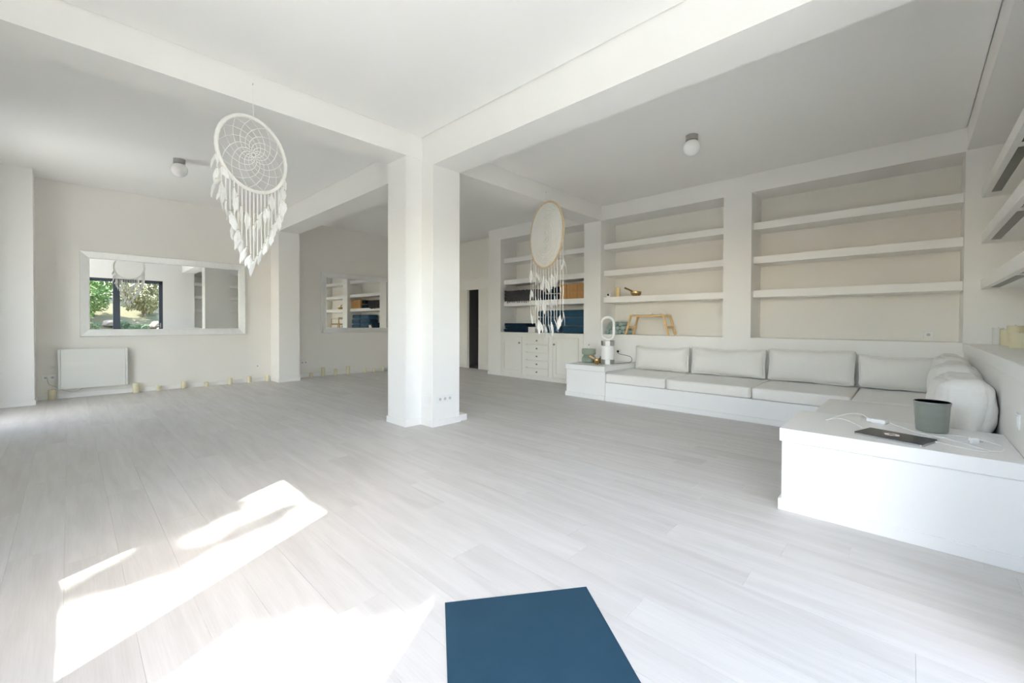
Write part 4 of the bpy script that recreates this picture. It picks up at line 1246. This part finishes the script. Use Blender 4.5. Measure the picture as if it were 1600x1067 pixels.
def dream(name, C, r, az, label, hook, hoop_r, hoop_m, strings, tip_z, tiers, tier_gap, fl, fwid, web, seed, extra=0):
    rd = random.Random(seed)
    C = Vector(C)
    u = Vector((math.cos(az), math.sin(az), 0)); up_ = Vector((0, 0, 1)); nrm = u.cross(up_)
    t = thing(name, C, label, 'dreamcatcher', 'dreamcatchers hanging from the beams')
    def P(a, rr_=r, d=0.0): return C + u * (rr_ * math.cos(a)) + up_ * (rr_ * math.sin(a)) + nrm * d
    # wrapped hoop
    n = 72
    hp_ = MB().tube([P(2 * PI * k / n) for k in range(n)], [hoop_r * (1.0 + (0.10 if k % 2 else -0.04)) for k in range(n)], 8, True)
    hp_.build('hoop', hoop_m, t, smooth=70)
    hc = MB().tube([P(PI / 2), hook], 0.0022, 5)
    hc.build('hanging_cord', CORDM, t)
    MB().tube([Vector(hook) + Vector((-0.012, 0, 0)), Vector(hook) + Vector((0.006, 0, 0.0)), Vector(hook) + Vector((0.010, 0, 0.008))], 0.003, 6).build('hook', STEEL, t)
    web(t, P)
    me1 = feather_mesh(fl, fwid, 'feather'); me2 = feather_mesh(fl * 0.8, fwid * 1.0, 'feather')
    for s in range(strings):
        q = -0.985 + 1.97 * s / (strings - 1)
        a = -PI / 2 + math.asin(q) 
        top = P(a)
        end_z = tip_z(q)
        zb = end_z + fl
        jx = rd.uniform(-0.004, 0.004)
        bot = Vector((top.x + jx, top.y + jx, zb))
        if zb > top.z - 0.05: bot.z = top.z - 0.05
        cd_ = MB().tube([top, (top + bot) / 2 + Vector((jx, -jx, 0)), bot], 0.0046, 6).build('cord', CORDM, t)
        for k in range(tiers + (extra if abs(q) > 0.8 else 0)):
            zf = bot.z + k * tier_gap + (rd.uniform(-0.03, 0.03) if k else 0)
            if k >= tiers: zf = top.z - 0.05 - 0.12 * (k - tiers)
            if zf > top.z - 0.02: continue
            put(me1, 'feather', cd_, (top.x + jx, top.y + jx, zf + 0.01), (rd.uniform(-.22, .22), rd.uniform(-.25, .25), az + rd.uniform(-.8, .8)), rd.uniform(0.85, 1.1))
            if rd.random() < (0.45 if k < tiers else 0.9):
                put(me2, 'feather', cd_, (top.x + jx + 0.008, top.y + jx, zf + 0.008), (rd.uniform(-.4, .4), rd.uniform(-.45, .45), az + rd.uniform(-1.2, 1.2)), rd.uniform(0.7, 0.95))
            put(bead_me, 'bead', cd_, (top.x + jx, top.y + jx, zf + 0.012), (0, 0, 0), 1.0)
    return t
def web_net(t, P):
    N = 13; K = 9
    m = MB()
    rad = [0.30, 0.248, 0.205, 0.168, 0.136, 0.106, 0.078, 0.054, 0.034, 0.016]
    def pt(k, i): return P(2 * PI * (i + 0.5 * k) / N + 0.2, rad[k])
    for k in range(K):
        for i in range(N):
            a = pt(k, i)
            for b in (pt(k + 1, i), pt(k + 1, i - 1)):
                m.tube([a, b], 0.0024, 4)
    m.tube([P(2 * PI * k / 16, 0.016) for k in range(16)], 0.003, 5, True)
    m.build('web', CORDM, t)
dream('dreamcatcher', (-4.13, 1.103, 2.64), 0.312, R(111), 'white netted dreamcatcher with feather fringe hanging from the left beam', (-4.193, 1.115, 3.272), 0.0155, CORDM,
      19, lambda q: 1.57 + 0.62 * abs(q) ** 1.15, 2, 0.30, 0.150, 0.024, web_net, 5, extra=2)
def web_spiral(t, P):
    m = MB()
    nr = 22
    R0 = 0.497
    th = R0 / nr / 2
    for k in range(nr):
        rr_ = th * (2 * k + 1)
        n = max(10, int(56 * (k + 6) / (nr + 6)))
        m.tube([P(2 * PI * i / n, rr_, 0.0025 * (k % 3)) for i in range(n)], th * 1.0, 6, True)
    m.build('yarn_disc', CORDM, t, smooth=80)
dream('dreamcatcher', (-4.15, 5.13, 2.573), 0.508, R(-21.2), 'round woven dreamcatcher with jute rim hanging from the far beam', (-4.193, 5.166, 3.255), 0.017, JUTE,
      13, lambda q: 0.93 + 0.22 * abs(q), 3, 0.37, 0.21, 0.031, web_spiral, 9)
